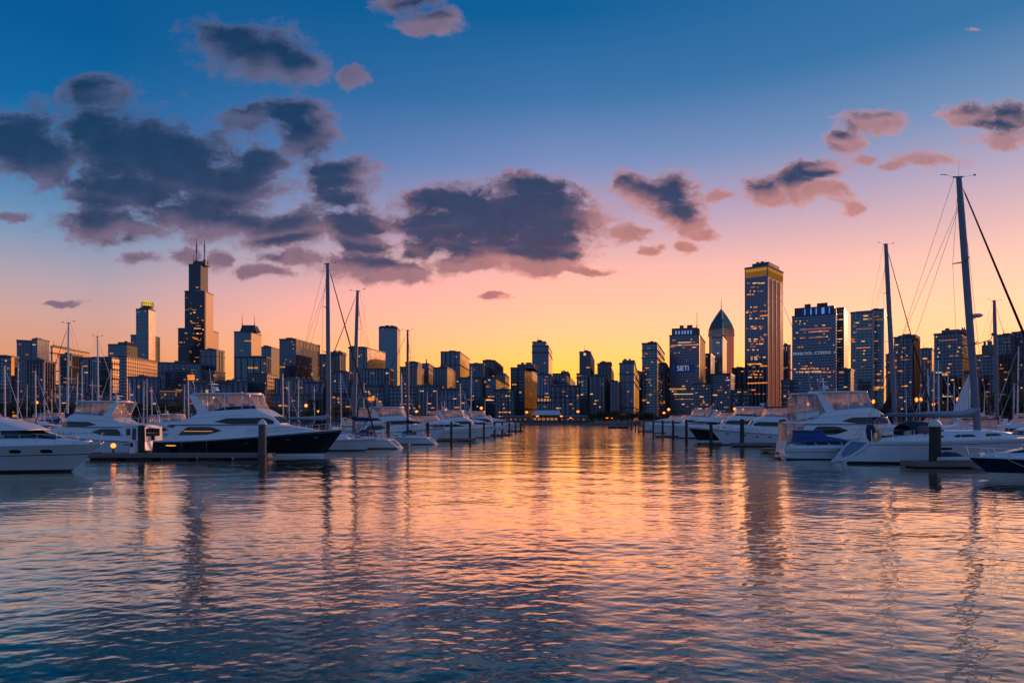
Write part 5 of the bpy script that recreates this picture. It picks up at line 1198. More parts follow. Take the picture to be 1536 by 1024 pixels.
# ---- right side
r1, hr1 = express('cruiser', 'dark hulled cruiser with white deck entering at the lower right edge', 11.5, 'gel_navy', 'gel_cream', bootz=.34, zs=1.08, zb=1.26, over=1.75, portholes=False, rubz=.96, rubmat='gel_white', dark_roof=False)
put(r1, 1452, 40.5, 11.5, False)
s2, hs2, i2 = sailboat('sailboat', 'large white sailboat with the tallest right mast and a navy spray hood', 17.4, PZ(252, 52.5), .612, .062, 'gel_white', 'antifoul', 'canvas_grey', 'canvas_navy', furl='canvas_black', furl_r=.11, mast='alu_mid', wire_r=.015, mast_r=.29, spread=(.335, .665), boom_z=.75, fb=1.18, cov_r=.15)
put(s2, 1257, 55.5, 0.0)
q = i2['q']; pm = i2['pm']
# mast radar and deck gear of the large sailboat
a = MB(); p = pm(.445); a.tube([(p[0] + .1, 0, p[2] - .35), (p[0] + .45, 0, p[2])], .04, 5); a.lathe([(.28, 0), (.42, .06), (.44, .18), (.3, .27)], (p[0] + .55, 0, p[2]), 14); a.build('mast_radar', 'alu', i2['ms'], smooth=40)
a = MB(); p = pm(.335); a.tube([(p[0] + .1, -.1, p[2]), (p[0] + 1.1, -.6, p[2] + .35), (p[0] + 1.25, -.65, p[2] + .75)], .035, 5); a.lathe([(.10, 0), (.13, .12), (.05, .2)], (p[0] + 1.25, -.65, p[2] + .7), 8); a.build('wind_instrument', 'alu_dark', i2['ms'])
xs_ = hs2.x(0, 1.4) + .45
hb = empty('horseshoe_buoy', (0, 0, 0), 0, 'yellow horseshoe life buoy on the stern rail of the large right sailboat', 'life buoy')
a = MB(); a.tube([(0, .30 * math.cos(t_ * .24 + 1.95), .36 * math.sin(t_ * .24 + 1.95)) for t_ in range(20)], .125, 8); a.build('foam_ring', 'yellow', hb, smooth=60)
a = MB(); a.box(-.14, .14, -.12, .12, .22, .50); a.build('strap', 'canvas_black', hb)
c, s = math.cos(CH), math.sin(CH)
def on_boat(root, x, y, z): rz = root.rotation_euler.z; c, s = math.cos(rz), math.sin(rz); return (root.location.x + x * c - y * s, root.location.y + x * s + y * c, root.location.z + z)
hb.location = on_boat(s2, xs_ + .35, -1.55, 2.2); hb.rotation_euler = (0, 0, CH + R(58))
om = empty('outboard_motor', on_boat(s2, xs_ + .05, -1.35, 1.75), CH, 'outboard motor under a navy cover clamped to the stern rail of the large right sailboat', 'outboard motor')
a = MB(); a.loft([[(x_ * w_, y_ * w_, z_) for x_, y_ in ((-.26, -.2), (.26, -.2), (.3, 0), (.26, .2), (-.26, .2), (-.3, 0))] for z_, w_ in ((.05, .4), (.3, .75), (.75, 1.0), (1.15, .95), (1.3, .6))]); a.build('motor_cover', 'canvas_navy', om, smooth=40)
a = MB(); a.box(-.1, .06, -.06, .06, -.7, .1); a.box(-.2, .2, -.02, .02, -.75, -.7); a.build('motor_leg', 'rubber', om)
a = MB()
for k in range(6):
    if k in (1, 4): continue
    x_ = 2.75 + k * .26; t_ = hs2.tx(x_); z_ = 1.28; a.box(x_, x_ + .17, -hs2.hw(t_, z_) - .012, -hs2.hw(t_, z_) + .01, z_ - .05, z_ + .05)
a.build('hull_lettering', 'canvas_navy', s2)
hs2.side_oval(s2, 6.9, 1.22, 1.15, .17, name='hull_window'); 
a = MB(); a.box(3.7, 4.5, -1.1, 1.1, 1.62, 2.15); a.build('cockpit_table', 'canvas_black', s2)
# trawler yacht between the large sailboat and the docks
r3, hr3 = flybridge('motor_yacht', 'tall white trawler yacht with pink lit vinyl wheelhouse behind the large right sailboat', .79, 1.02, 'gel_white', 'antifoul', .14, aft_encl=True, glow=False, tall=1.3)
put(r3, 1168, 64, 0.0)
a = MB(); a.tube([(4.2, 1.5, 6.0), (1.0, 1.8, 14.2)], [.05, .02], 5); a.build('outrigger_pole', 'alu_dark', r3)
r4, hr4 = express('runabout', 'small white cabin boat with a blue canvas cover tucked beside the trawler yacht', 7.6, 'gel_white', 'antifoul_blue', zs=.95, zb=1.15, bootz=.10, over=.9, portholes=True, dark_roof=False, canopy='canvas_blue', hard_arch=False)
put(r4, 1312, 59, 7.6)
for n_ in kids(r4):
    if n_.name.startswith(('vinyl_enclosure', 'coach_roof')): n_.data.materials[0] = M['canvas_blue']
r6, hr6 = flybridge('motor_yacht', 'black hulled yacht with a pale hard top, bow to the channel in the right berths', .88, .90, 'gel_black', 'gel_white', .2, lite=True, glow=False, tall=.3)
put(r6, 1032, 106, 15.8, False)
bpy.context.view_layer.update()
gr = 'motor boats along the right channel edge'
dupe(PROTO_EX, 13.0, 1006, 124, False, 'white cruiser with a long sloping windshield left of the black hulled right yacht', gr, 1.15)
dupe(PROTO_FLY, 14.4, 990, 143, False, 'white flybridge yacht behind the third right channel piling', gr)
dupe(PROTO_EX, 13.0, 973, 168, False, 'low white cruiser far along the right berths', gr, 1.1)
dupe(PROTO_EX, 13.0, 962, 200, False, 'tiny looking white cruiser near the far end of the right berths', gr, 1.1)
dupe(PROTO_FLY, 14.4, 1140, 118, False, 'white flybridge yacht half hidden behind the black bimini yacht', gr, .9)
s8, _, i8 = sailboat('sailboat', 'sailboat with the second tallest right mast and a black triangular sail bag', 14.0, PZ(366, 92), .60, .045, 'gel_white', 'antifoul', 'canvas_navy', 'canvas_navy', furl='canvas_black', furl_r=.09, wire_r=.013, lite=True, mast_r=.34, mast='alu_mid')
c, s = math.cos(CH), math.sin(CH); s8.location = (PX(1343, 92) - i8['mx'] * c, 92 - i8['mx'] * s, 0); s8.rotation_euler = (0, 0, CH)
a = MB(); mx, mb = i8['mx'], i8['mb']; a.loft([[(mx - .2, .09, mb + .5), (mx - .2, -.09, mb + .5), (mx - 3.0, -.10, mb + .5), (mx - 3.0, .10, mb + .5)], [(mx - .2, .04, mb + 5.5), (mx - .2, -.04, mb + 5.5), (mx - .5, -.04, mb + 5.5), (mx - .5, .04, mb + 5.5)]]); a.build('trysail_bag', 'canvas_black', s8)
s9, _, i9 = sailboat('sailboat', 'sailboat with a dark mast close right of the tallest mast', 12.0, PZ(451, 96), .60, .02, 'gel_white', 'antifoul', 'canvas_navy', None, furl='canvas_black', furl_r=.05, wire_r=.012, lite=True, mast_r=.27, mast='alu_mid')
s9.location = (PX(1496, 96) - i9['mx'] * c, 96 - i9['mx'] * s, 0); s9.rotation_euler = (0, 0, CH)
sw_, _, iw = sailboat('sailboat', 'white sailboat with a hoisted white triangular sail behind the tallest right mast', 9.5, PZ(560, 118), .60, .0, 'gel_white', 'antifoul', None, None, furl=None, wire_r=.012, lite=True, mast_r=.10, mast='alu_white')
sw_.location = (PX(1455, 118) - iw['mx'] * c, 118 - iw['mx'] * s, 0); sw_.rotation_euler = (0, 0, CH)
a = MB(); mx, mb = iw['mx'], iw['mb']; rings = []
for k in range(9):
    f_ = k / 8; z_ = mb + .9 + f_ * (iw['H'] - mb - 1.1); ch_ = 3.4 * (1 - f_) ** .85 + .06; rings.append([(mx - .12 - ch_ * j / 6, .28 * math.sin(math.pi * j / 6) * (1 - f_) + .02, z_ + .1 * j / 6 * (1 - f_)) for j in range(7)] + [(mx - .12 - ch_ * j / 6, .28 * math.sin(math.pi * j / 6) * (1 - f_) - .02, z_ + .1 * j / 6 * (1 - f_)) for j in range(6, -1, -1)])
a.loft(rings); a.build('sail', 'canvas_white', sw_, smooth=60)

# ---- crowded rows of sailboats further back: three builds, copied
pro = []
specs = [('canvas_navy', 'canvas_navy', 'alu_white', 'gel_white', 10.5, 13.5, 'canvas_navy'), ('canvas_blue', None, 'alu', 'gel_white', 9.5, 12.0, 'canvas_white'), ('canvas_grey', 'canvas_grey', 'alu_white', 'gel_navy', 11.0, 15.0, 'canvas_white')]
for cv, dg, ma, hu, L_, H_, fu in specs:
    o, _, i = sailboat('sailboat', 'x', L_, H_, .58, .012, hu, 'antifoul_blue', cv, dg, mast=ma, furl=fu, furl_r=.05, lite=True, wire_r=.010, mast_r=.12, bare=True)
    pro.append((o, i['mx'], H_))
bpy.context.view_layer.update()
used = [False] * 3
LB = ['white sailboat with a navy sail cover in the crowded berths, bare mast', 'white sailboat with a bright blue sail cover among the crowded berths', 'navy hulled sailboat with a grey sail cover among the crowded berths']
def back_sail(mpx, mtop, Y, side, kind, right):
    o, mx, H_ = pro[kind]; sc = max(.7, min(1.75, PZ(mtop, Y) / H_))
    rz = CH if right else CH + math.pi; c, s = math.cos(rz), math.sin(rz)
    lab = LB[kind] + (' on the left' if side == 'l' else ' on the right')
    loc = (PX(mpx, Y) - mx * sc * c, Y - mx * sc * s, 0); g_ = 'sailboats in the rear rows on the ' + ('left' if side == 'l' else 'right')
    if not used[kind]:
        used[kind] = True; o.location = loc; o.rotation_euler = (0, 0, rz); o.scale = (sc,) * 3; o['label'] = lab; o['group'] = g_
    else: copy_tree(o, loc, rz, lab, g_, sc)
rs = random.Random(3)
left = [(101, 485, 100), (148, 505, 104), (8, 549, 92), (26, 545, 108), (54, 556, 112), (67, 560, 120), (40, 580, 140), (78, 585, 150), (90, 535, 126), (115, 560, 132), (124, 549, 116), (139, 573, 124), (165, 554, 118), (176, 590, 155), (195, 575, 128), (215, 572, 110), (221, 568, 136), (228, 580, 150), (276, 582, 120), (283, 566, 140), (303, 585, 160), (398, 590, 150), (425, 561, 112), (434, 572, 130), (447, 570, 145), (472, 578, 128), (512, 560, 118), (545, 575, 160), (567, 590, 170), (603, 560, 134), (640, 588, 150), (656, 592, 170), (691, 575, 152), (706, 550, 158), (667, 600, 190), (728, 600, 210)]
for i, (mp, mt_, Y_) in enumerate(left): back_sail(mp, mt_, Y_, 'l', (0, 2, 1, 0, 1)[i % 5], i % 3 != 0)
right = [(1393, 553, 120), (1400, 548, 132), (1409, 541, 112), (1421, 560, 150), (1432, 573, 140), (1526, 520, 104), (1380, 590, 170), (1520, 575, 128), (1360, 596, 160), (1476, 586, 150), (1548, 540, 110), (1290, 600, 180), (1250, 596, 170)]
for i, (mp, mt_, Y_) in enumerate(right): back_sail(mp, mt_, Y_, 'r', (0, 1, 2)[i % 3], i % 2 == 0)
# motor boats in the rear rows
gb = 'motor boats in the rear rows'
rear = [(PROTO_EX, 13, 215, 88, True, 'white cruiser in the rear row behind the left aft cabin yacht', .8), (PROTO_FLY, 14.4, 320, 112, True, 'white enclosed yacht behind the black hulled yacht', .8), (PROTO_EX, 13, 110, 112, True, 'white cruiser deep among the left masts', .9), (PROTO_EX, 13, 480, 96, True, 'white cruiser behind the bow of the black hulled yacht', .75),
        (PROTO_FLY, 14.4, 130, 150, True, 'white flybridge yacht deep among the left masts', .9), (PROTO_EX, 13, 600, 132, True, 'white cruiser behind the two left scoop transoms', .9),
        (PROTO_EX, 13, 1352, 78, False, 'white cruiser under the long grey boom of the large right sailboat', .85), (PROTO_EX, 13, 1440, 86, False, 'white cruiser directly behind the base of the tallest right mast', .9), (PROTO_FLY, 14.4, 1392, 104, False, 'white flybridge yacht behind the navy spray hood', .75), (PROTO_EX, 13, 1475, 72, False, 'white cruiser above the dark hull at the right edge', .85), (PROTO_EX, 13, 1330, 120, False, 'white cruiser in the rear right row under the orange lamps', .9), (PROTO_FLY, 14.4, 1480, 135, False, 'white flybridge yacht in the rear row by the right edge', .85)]
for p_, bw, px_, Y_, rt, lb, sc in rear: dupe(p_, bw, px_, Y_, rt, lb, gb, sc)

# ------------------------------------------------------------------ docks and pilings
def dock(label, x0, x1, Y, w_, ztop=.55, rz=0.0, pxs=True):
    xa, xb = (PX(x0, Y), PX(x1, Y)) if pxs else (x0, x1); L_ = xb - xa
    r = empty('floating_dock', (xa, Y, 0), rz, label, 'dock')
    a = MB(); n_ = int(L_ / .22)
    for i in range(n_): a.box(i * .22, i * .22 + .205, 0, w_, ztop - .05, ztop + .003 * ((i * 7) % 5))
    a.build('deck_planks', 'dock_wood', r)
    a = MB(); a.box(-.04, L_ + .04, -.08, 0, ztop - .32, ztop + .02); a.box(-.04, L_ + .04, w_, w_ + .08, ztop - .32, ztop + .02); a.box(L_ + .04, L_ + .1, -.08, w_ + .08, ztop - .32, ztop + .02); a.box(-.1, -.04, -.08, w_ + .08, ztop - .32, ztop + .02); a.build('fascia', 'dock_side', r)
    a = MB(); k = max(1, int(L_ / 3))
    for i in range(k): a.box(.2 + i * L_ / k, (i + .8) * L_ / k, .1, w_ - .1, -.3, ztop - .06)
    a.build('float', 'dock_float', r)
    for i in range(max(1, int(L_ / 4))):
        a = MB(); x = 1 + i * 4.0
        if x > L_: break
        a.tube([(x - .18, .12, ztop + .12), (x + .18, .12, ztop + .12)], .03, 6); a.box(x - .08, x - .04, .09, .15, ztop, ztop + .11); a.box(x + .04, x + .08, .09, .15, ztop, ztop + .11); a.build('cleat', 'pile_cap_dark', r)
    return r
dock('weathered floating dock along the black hulled yacht', 130, 401, 58.5, 1.7, .5)
dock('short floating dock at the foot of the big capped piling on the right', 1376, 1480, 48.6, 1.9, .42)
dock('floating dock finger beside the trawler yacht stern', 1150, 1258, 71, 1.6, .42)
dock('dock finger under the bow of the white flybridge yacht on the right', 1102, 1170, 86.5, 1.5, .42)
dock('thin dock finger between the second and third left scoop transoms', 560, 612, 86, 1.3, .40)
dock('dock finger past the third left scoop transom', 655, 714, 108, 1.4, .40)
dock('far dock finger at the end of the left berths', 700, 768, 140, 1.4, .4)
dock('farthest dock finger on the left', 735, 786, 185, 1.6, .4)
dock('low work float with a dark end lying off the far right berths', 913, 944, 252, 5, .9)
dock('dock finger between white cruisers on the right', 985, 1030, 128, 1.4, .4)
dock('far dock finger on the right edge of the channel', 958, 990, 180, 1.4, .4)
dock('long walkway behind the left berths', -80, -16, 118, 2.2, .6, 0, False)
dock('long walkway behind the right berths', 44, 110, 122, 2.2, .6, 0, False)
def piling(px_, Y, ptop, rad, label, group=None, mat='pile', cap='pile_cap_dark', dome=False):
    r = empty('piling', (PX(px_, Y), Y, 0), 0, label, 'piling', group); z = PZ(ptop, Y); ch = rad * (1.1 if dome else .35)
    a = MB(); a.tube([(0, 0, -1), (0, 0, .4), (.01, 0, 1.5), (0, 0, z - ch)], [rad * 1.03, rad, rad * .98, rad * .95], 14); a.build('post', mat, r, smooth=50)
    a = MB(); a.lathe([(rad * 1.12, z - ch - .12), (rad * 1.12, z - ch), (rad * .75, z - ch * .45), (rad * .12, z)], (0, 0, 0), 14); a.build('cap', cap, r, smooth=30)
    a = MB(); a.lathe([(rad * 1.35, .30), (rad * 1.35, .42)], (0, 0, 0), 12); a.build('pile_collar', 'steel_dark', r)
    return r
piling(393.5, 58, 628, .33, 'grey piling with a pale domed cap at the end of the left dock', None, 'pile_grey', 'pile_cap', True)
piling(212, 62, 637, .29, 'black piling beside the stern of the aft cabin yacht')
piling(1402.5, 49.6, 628, .40, 'thick dark piling with a white conical cap in front of the large right sailboat', None, 'pile', 'pile_cap', True)
piling(1174.5, 73, 628, .37, 'dark piling beside the stern of the trawler yacht')
piling(1113, 88, 628, .27, 'dark piling in front of the white flybridge yacht bow on the right')
piling(1066.5, 90, 636, .22, 'dark piling at the bow of the white bimini yacht')
gp = 'pilings along the left channel edge'
for px_, pt_, Y_, rd, lb in ((582, 632, 85, .25, 'black piling between the first and second left scoop transoms'), (641.5, 633, 97, .25, 'black piling over the third left scoop transom'), (677, 632, 103, .2, 'black piling right of the third left scoop transom'), (705, 632, 112, .2, 'second black piling from the third left scoop transom towards the far shore'), (726, 632.5, 122, .19, 'third channel piling on the left past the scoop transoms')): piling(px_, Y_, pt_, rd, lb, gp)
for px_, Y_ in ((742, 136), (753.6, 146), (764, 160), (773.6, 172), (781, 185)): piling(px_, Y_, 632.5, .22, 'slim dark piling in the far left run of pilings nearest the open channel', gp)
gp = 'pilings along the right channel edge'
for px_, pt_, Y_, rd, lb in ((1029.6, 629, 112, .23, 'dark channel piling just left of the black hulled right yacht'), (1009.7, 630, 123, .22, 'second dark channel piling left of the black hulled right yacht'), (994, 630, 130, .2, 'third dark channel piling left of the black hulled right yacht')): piling(px_, Y_, pt_, rd, lb, gp)
for px_, Y_ in ((980, 143), (965.5, 160), (958, 181), (953, 199), (947, 215), (942, 240)): piling(px_, Y_, 630.8, .2, 'slim dark piling in the far right run of pilings nearest the open channel', gp)
# dock furniture
dl = empty('dock_lamp', (PX(168, 60), 60.2, .5), 0, 'low dock lamp with a glowing orange globe beside the aft cabin yacht', 'lamp')
a = MB(); a.tube([(0, 0, 0), (0, 0, .45)], [.09, .06], 8); a.build('lamp_post', 'steel_dark', dl)
a = MB(); a.lathe([(.02, 0), (.17, .08), (.22, .22), (.16, .38), (.02, .45)], (0, 0, .42), 12); a.build('lamp_globe', 'dock_bulb', dl, smooth=60)
fx = empty('fire_extinguisher', (PX(195.5, 60), 60.0, .5), 0, 'red fire extinguisher standing on the left dock', 'fire extinguisher')
a = MB(); a.lathe([(.14, 0), (.15, .05), (.15, .62), (.08, .74), (.04, .78)], (0, 0, 0), 12); a.build('cylinder', 'red', fx, smooth=40)
a = MB(); a.tube([(0, 0, .76), (0, 0, .86), (.12, 0, .84), (.19, -.05, .55)], .025, 6); a.build('hose', 'rubber', fx)
pd = empty('power_pedestal', (PX(217, 62), 60.0, .5), 0, 'pale dock power pedestal with a dark window beside the black piling', 'power pedestal')
a = MB(); a.box(-.2, .2, -.15, .15, 0, 1.05); a.box(-.24, .24, -.2, .2, 1.05, 1.13); a.build('cabinet', 'gel_white', pd)
a = MB(); a.box(-.14, .14, -.165, -.15, .55, .9); a.build('meter_window', 'boat_glass', pd)
def rope(label, p, q, sag=.3):
    p, q = Vector(p), Vector(q); a = MB(); a.tube([p.lerp(q, i / 10) - Vector((0, 0, sag * 4 * (i / 10) * (1 - i / 10))) for i in range(11)], .022, 5); return tag(a.build('mooring_line', 'rope', smooth=60), label, 'rope')
rope('mooring line from the black yacht to the capped piling', on_boat(b3, 11.3, -2.35, 1.95), (PX(393.5, 58) + .2, 58, 1.0), .12)
rope('mooring line hanging down the dark hull at the lower right', on_boat(r1, 9.8, .75, 1.2), on_boat(r1, 8.6, 1.75, .62), .10)
rope('mooring line from the large right sailboat bow side to its dock', on_boat(s2, 9.5, -2.2, 1.6), (PX(1445, 49.5), 49.6, .45), .2)
for bt, hh_, xs__, col in ((b3, h3, (3.5, 6.0), 'black'), (s2, hs2, (8.0, 11.0), 'white'), (r3, hr3, (2.2, 4.2), 'white')):
    for x_ in xs__:
        t_ = hh_.tx(x_); fd = empty('fender', on_boat(bt, x_, -hh_.b(t_) - .16, .35), 0, {'b': '%s fender hanging at the stern quarter of the black yacht', 's': '%s fender hanging amidships on the large right sailboat', 'r': '%s fender hanging on the trawler yacht side'}['b' if bt is b3 else 's' if bt is s2 else 'r'] % col, 'fender', 'fenders')
        a = MB(); a.lathe([(.03, 0), (.12, .06), (.13, .3), (.12, .56), (.03, .62)], (0, 0, 0), 10); a.build('fender_body', 'canvas_black' if col == 'black' else 'fender', fd, smooth=50)
        a = MB(); a.tube([(0, 0, .6), (0, .05, hh_.z(t_) - .35)], .012, 4); a.build('lanyard', 'rope', fd)
# inflatable by the right dock
dg = empty('dinghy', (PX(1432, 49), 49.4, .42), R(4), 'small grey dinghy with a dark cover lying on the right dock', 'dinghy')
a = MB(); a.tube([(-1.3, -.45, .2), (.7, -.45, .2), (1.2, -.2, .28), (1.3, 0, .3), (1.2, .2, .28), (.7, .45, .2), (-1.3, .45, .2)], [.16, .19, .18, .17, .18, .19, .16], 8); a.build('tube', 'gel_grey', dg, smooth=60)
a = MB(); a.box(-1.2, .8, -.35, .35, .05, .12); a.build('floor', 'rubber', dg)
a = MB(); a.loft([[(x_, .36 * math.cos(t_ * math.pi / 6), .3 + z_ * math.sin(t_ * math.pi / 6)) for t_ in range(7)] for x_, z_ in ((-1.0, .2), (-.4, .42), (.4, .34), (.8, .1))]); a.build('cover', 'canvas_navy', dg, smooth=50)

# ------------------------------------------------------------------ street lamps, pavilion, trees and hedges along the shore
def lamp_proto(double):
    r = empty('street_lamp', (0, 0, 1.0), 0, 'x', 'street lamp')
    a = MB(); a.tube([(0, 0, 0), (0, 0, .9), (0, 0, .92), (0, 0, 8.4)], [.17, .15, .09, .06], 8)
    if double: a.tube([(-1.3, 0, 8.5), (-.5, 0, 8.75), (0, 0, 8.4), (.5, 0, 8.75), (1.3, 0, 8.5)], .05, 6)
    a.build('lamp_post', 'steel_dark', r)
    for x in ((-1.3, 1.3) if double else (0,)):
        a = MB(); a.lathe([(.08, -.4), (.52, -.2), (.82, .18), (.92, .5), (.82, .82), (.50, 1.2), (.08, 1.35)], (x, 0, 8.2), 16); a.build('lamp_globe', 'bulb', r, smooth=60)
        a = MB(); a.lathe([(.40, 0), (.22, .2), (.05, .3)], (x, 0, 9.5), 10); a.build('lamp_cap', 'steel_dark', r)
    return r
l1, l2 = lamp_proto(False), lamp_proto(True)
bpy.context.view_layer.update()
used_l = {id(l1): False, id(l2): False}
LAMPS = [(77, 612, 2, 'behind the tallest left mast, brightest of the left lamps'), (97, 616, 1, 'just right of the brightest left lamp'), (55, 604, 1, 'left of the brightest left lamp, low among the masts'), (238, 617, 1, 'behind the aft cabin yacht at the left'), (459, 608, 1, 'above the foredeck of the black hulled yacht'), (478, 617, 1, 'just left of the tall dark left mast'), (573, 613, 1, 'in front of the market building'), (668, 614, 1, 'behind the third left scoop transom'), (722, 612, 1, 'alone above the left cruisers near the channel'), (790, 618, 1, 'left of the pale pavilion'), (806, 624, 1, 'in front of the left end of the pavilion'), (842, 624, 1, 'at the right end of the pavilion'), (867, 617, 1, 'between the pavilion and the dark tree clump'), (856, 631, 1, 'low on the promenade below the pavilion'), (914, 627, 2, 'glowing inside the dark tree clump right of centre'), (935, 622, 1, 'in the dark trees left of the right berths'), (996, 619, 1, 'left of the close pair over the right channel boats'), (1003, 614, 1, 'right of the close pair over the right channel boats'), (1102, 613, 1, 'left of the foot of the ribbed tower'), (1114, 614, 1, 'at the foot of the ribbed tower'), (1307, 602, 2, 'over the trees right of the trawler yacht'), (1334, 603, 1, 'just left of the second tall right mast'), (1378, 599, 2, 'two armed, right of the second tall right mast'), (1440, 599, 2, 'close left of the tallest right mast'), (1452, 588, 1, 'seen against the tower beside the tallest right mast'), (20, 618, 1, 'low behind the windshield at the far left'), (130, 618, 1, 'behind the flybridge of the aft cabin yacht'), (358, 620, 1, 'behind the enclosed flybridge of the black hulled yacht'), (540, 616, 1, 'between the second tall left mast and the market building'), (625, 617, 1, 'behind the short dark mast'), (702, 618, 1, 'behind the left cruisers, left of the lone lamp'), (1150, 612, 1, 'behind the ribbed tower foot and trawler antennas'), (1212, 606, 1, 'behind the trawler yacht hard top'), (1400, 606, 1, 'between three short masts'), (1510, 606, 1, 'near the right photo edge in the trees')]
for px_, py_, kind, lb in LAMPS:
    Y_ = 405; z_ = PZ(py_, Y_); pr = l2 if kind == 2 else l1; sc = max(.35, (z_ - 1.0) / 8.6)
    lab = 'street lamp with orange glowing globe%s %s' % ('s' if kind == 2 else '', lb)
    Y_ += (px_ % 7) * 1.3
    if not used_l[id(pr)]:
        used_l[id(pr)] = True; pr.location = (PX(px_, Y_), Y_, 1.0); pr.scale = (1, 1, sc); pr['label'] = lab; pr['group'] = 'street lamps along the shore'
    else:
        o = copy_tree(pr, (PX(px_, Y_), Y_, 1.0), 0, lab, 'street lamps along the shore'); o.scale = (1.0, 1.0, sc)
# pavilion
pv = empty('pavilion', (PX(820, 440), 440, 1.0), 0, 'long low pavilion with a pale pitched roof on the far shore at the centre', 'pavilion')
hw_ = (PX(840, 440) - PX(797, 440)) / 2; zr0 = PZ(622, 440) - 1; zr1 = PZ(615, 440) - 1
a = MB(); a.loft([[(-hw_, 0, zr0), (hw_, 0, zr0), (hw_ - .6, 3, zr1), (-hw_ + 2.2, 3, zr1)], [(-hw_, 12, zr0), (hw_, 12, zr0), (hw_ - .6, 9, zr1), (-hw_ + 2.2, 9, zr1)]]); a.build('roof', 'pile_cap', pv)
for i in range(9):
    x = -hw_ + .4 + i * (2 * hw_ - .8) / 8; a = MB(); a.box(x - .12, x + .12, .2, .5, 0, zr0); a.build('column', 'steel_pale', pv)
a = MB(); a.box(-hw_ + .3, hw_ - .3, 6, 6.3, .3, zr0 - .4); a.build('back_wall', 'roof_brown', pv)
for i in range(6):
    x = -hw_ + 1 + i * (2 * hw_ - 2) / 6; a = MB(); a.box(x, x + 1.9, 5.8, 6.0, 1.6, 3.2); a.build('lit_window', 'lit_d', pv)
for x0, x1, lb in ((756, 796, 'long low lit boathouse left of the pale pavilion'), (841, 884, 'long low pale roofed shed right of the pavilion')):
    r = empty('boathouse', (PX(x0, 436), 436, 1.0), 0, lb, 'boathouse'); L_ = PX(x1, 436) - PX(x0, 436); zt = PZ(624, 436) - 1
    a = MB(); a.box(0, L_, 0, 9, 0, zt - .5); a.build('wall', 'roof_brown', r)
    a = MB(); a.loft([[(-.4, -.6, zt - .5), (-.4, 4.5, zt + .5), (-.4, 9.6, zt - .5)], [(L_ + .4, -.6, zt - .5), (L_ + .4, 4.5, zt + .5), (L_ + .4, 9.6, zt - .5)]]); a.build('roof', 'roof_plain', r)
    for i in range(5): a = MB(); x = .8 + i * (L_ - 1.6) / 5; a.box(x, x + (.5, 1.2, .8, .4, 1.0)[i], -.08, 0, 1.8, zt - 1.6); a.build('lit_window', 'lit_d', r)

def leaf_mat(name, ca, cb):
    m, t, b = principled(name, ca, 0.7)
    n = t.new('ShaderNodeObjectInfo').outputs['Random']; g_ = t.new('ShaderNodeNewGeometry').outputs['Random Per Island']
    c = t.mix(g_, ca, cb); t.l.new(c, b.inputs['Base Color']); return m
M['leaf_dark'] = leaf_mat('dark leaves', (0.022, 0.040, 0.018), (0.060, 0.085, 0.030))
M['leaf_warm'] = leaf_mat('olive leaves', (0.040, 0.050, 0.016), (0.095, 0.095, 0.030))
def leaf_cloud(centers, n, size, rg):
    vs, fs = [], []
    tot = sum(c[1] ** 2 for c in centers)
    for (c, r_) in centers:
        for _ in range(max(4, int(n * r_ * r_ / tot))):
            d = Vector((rg.gauss(0, 1), rg.gauss(0, 1), rg.gauss(0, .85))).normalized(); p = Vector(c) + d * r_ * (rg.random() ** .45)
            nn = Vector((rg.gauss(0, 1), rg.gauss(0, 1), rg.gauss(0, 1) + .4)).normalized(); e1 = nn.orthogonal().normalized(); e2 = nn.cross(e1); s_ = size * rg.uniform(.55, 1.25)
            k = len(vs); vs += [p - e1 * s_, p - e2 * s_ * .55, p + e1 * s_, p + e2 * s_ * .55]; fs.append((k, k + 1, k + 2, k + 3))
    a = MB(); a.add(vs, fs); return a
def tree_proto(seed, h, mat):
    rg = random.Random(seed); r = empty('tree', (0, 0, 1.0), 0, 'x', 'tree')
    a = MB(); a.tube([(0, 0, -.3), (.1, 0, h * .2), (.05, .1, h * .45), (.15, 0, h * .8)], [.26, .20, .14, .03], 7); cs = []
    for k in range(9):
        an = k * 2.4 + rg.random(); z0 = h * rg.uniform(.25, .5); rad = h * rg.uniform(.16, .33); tip = (math.cos(an) * rad, math.sin(an) * rad, h * rg.uniform(.42, .86))
        a.tube([(.08, .05, z0), (tip[0] * .5, tip[1] * .5, (z0 + tip[2]) / 2 + .2), tip], [.10, .06, .02], 5); cs.append((tip, h * rg.uniform(.12, .20)))
    cs.append(((.1, 0, h * .82), h * .17)); cs.append(((0, 0, h * .6), h * .24))
    for k in range(5): an = rg.random() * 6.28; cs.append(((math.cos(an) * h * .3, math.sin(an) * h * .3, h * rg.uniform(.35, .75)), h * .09))
    a.build('trunk', 'bark', r); leaf_cloud(cs, 1500, h * .034, rg).build('crown', mat, r, recalc=False); return r
TP = [tree_proto(1, 9, 'leaf_dark'), tree_proto(2, 8, 'leaf_warm'), tree_proto(3, 10, 'leaf_dark'), tree_proto(4, 7.5, 'leaf_warm')]
HT = [9, 8, 10, 7.5]
bpy.context.view_layer.update()
ut = [False] * 4; rt_ = random.Random(12)
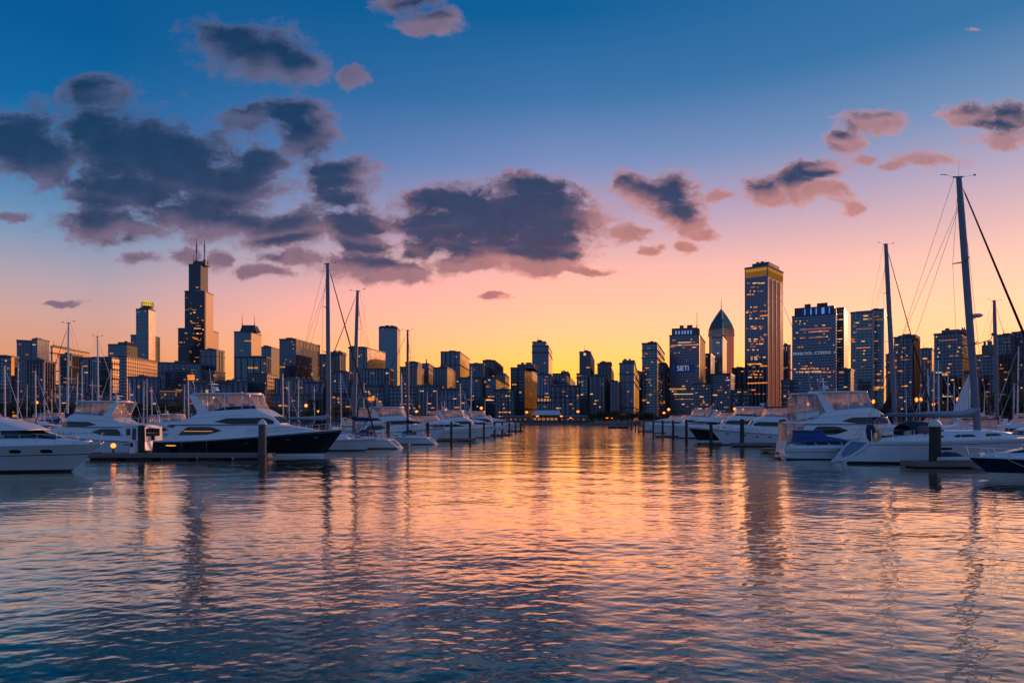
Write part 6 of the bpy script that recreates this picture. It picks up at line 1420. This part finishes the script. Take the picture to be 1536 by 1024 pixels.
def tree(px_, ptop, Y_, lab, grp):
    k = rt_.randrange(4); sc = (PZ(ptop, Y_) - 1.0) / (HT[k] * .98); loc = (PX(px_, Y_), Y_, 1.0); rz = rt_.random() * 6.28
    if not ut[k]:
        ut[k] = True; o = TP[k]; o.location = loc; o.rotation_euler = (0, 0, rz); o['label'] = lab; o['group'] = grp
    else: o = copy_tree(TP[k], loc, rz, lab, grp)
    o.scale = (sc * rt_.uniform(1.0, 1.3), sc * rt_.uniform(1.0, 1.3), sc)
for i in range(9): tree(888 + i * 9 + rt_.uniform(-3, 3), 616 + rt_.uniform(-2, 4), 398 + rt_.random() * 14, 'dark leafy tree in the shore clump right of the pavilion', 'trees in the clump right of the pavilion')
for i in range(6): tree(966 + i * 8 + rt_.uniform(-3, 3), 619 + rt_.uniform(-2, 4), 400 + rt_.random() * 14, 'dark low tree behind the far boats of the right berths', 'trees behind the right berths')
for i in range(26): tree(1268 + i * 12.5 + rt_.uniform(-5, 5), (608 if i < 9 else 604 if i < 16 else 592) + rt_.uniform(-5, 6), 398 + rt_.random() * 22, 'dark shore tree in the long row behind the right sailboats', 'trees in the right shore row')
for i in range(26): tree(-10 + i * 11 + rt_.uniform(-5, 5), 605 + rt_.uniform(-6, 7), 398 + rt_.random() * 18, 'olive lit shore tree in the row behind the left masts', 'trees in the left shore row')
for i in range(14): tree(300 + i * 22 + rt_.uniform(-6, 6), 610 + rt_.uniform(-4, 5), 400 + rt_.random() * 18, 'small shore tree behind the left yachts and sailboats', 'trees behind the left yachts')
for x0, x1, zt, lb in ((770, 893, 1.7, 'low clipped hedge along the promenade below the pavilion'), (-60, 560, 2.0, 'long low hedge along the left shore'), (1040, 1620, 2.2, 'long low hedge along the right shore')):
    xa, xb = PX(x0, 394), PX(x1, 394); rg = random.Random(x1); n_ = int((xb - xa) / 1.5)
    hd = leaf_cloud([((xa + (xb - xa) * (i + rg.random()) / n_, 394 + rg.uniform(-.5, .8), 1.0 + zt * rg.uniform(.3, .7)), zt * rg.uniform(.45, .75)) for i in range(n_)], n_ * 38, .3, rg)
    hg = empty('hedge', ((xa + xb) / 2, 394, 1.0), 0, lb, 'hedge'); o = hd.build('foliage', 'leaf_dark', hg, recalc=False); o.location = (-hg.location.x, -hg.location.y, -hg.location.z)
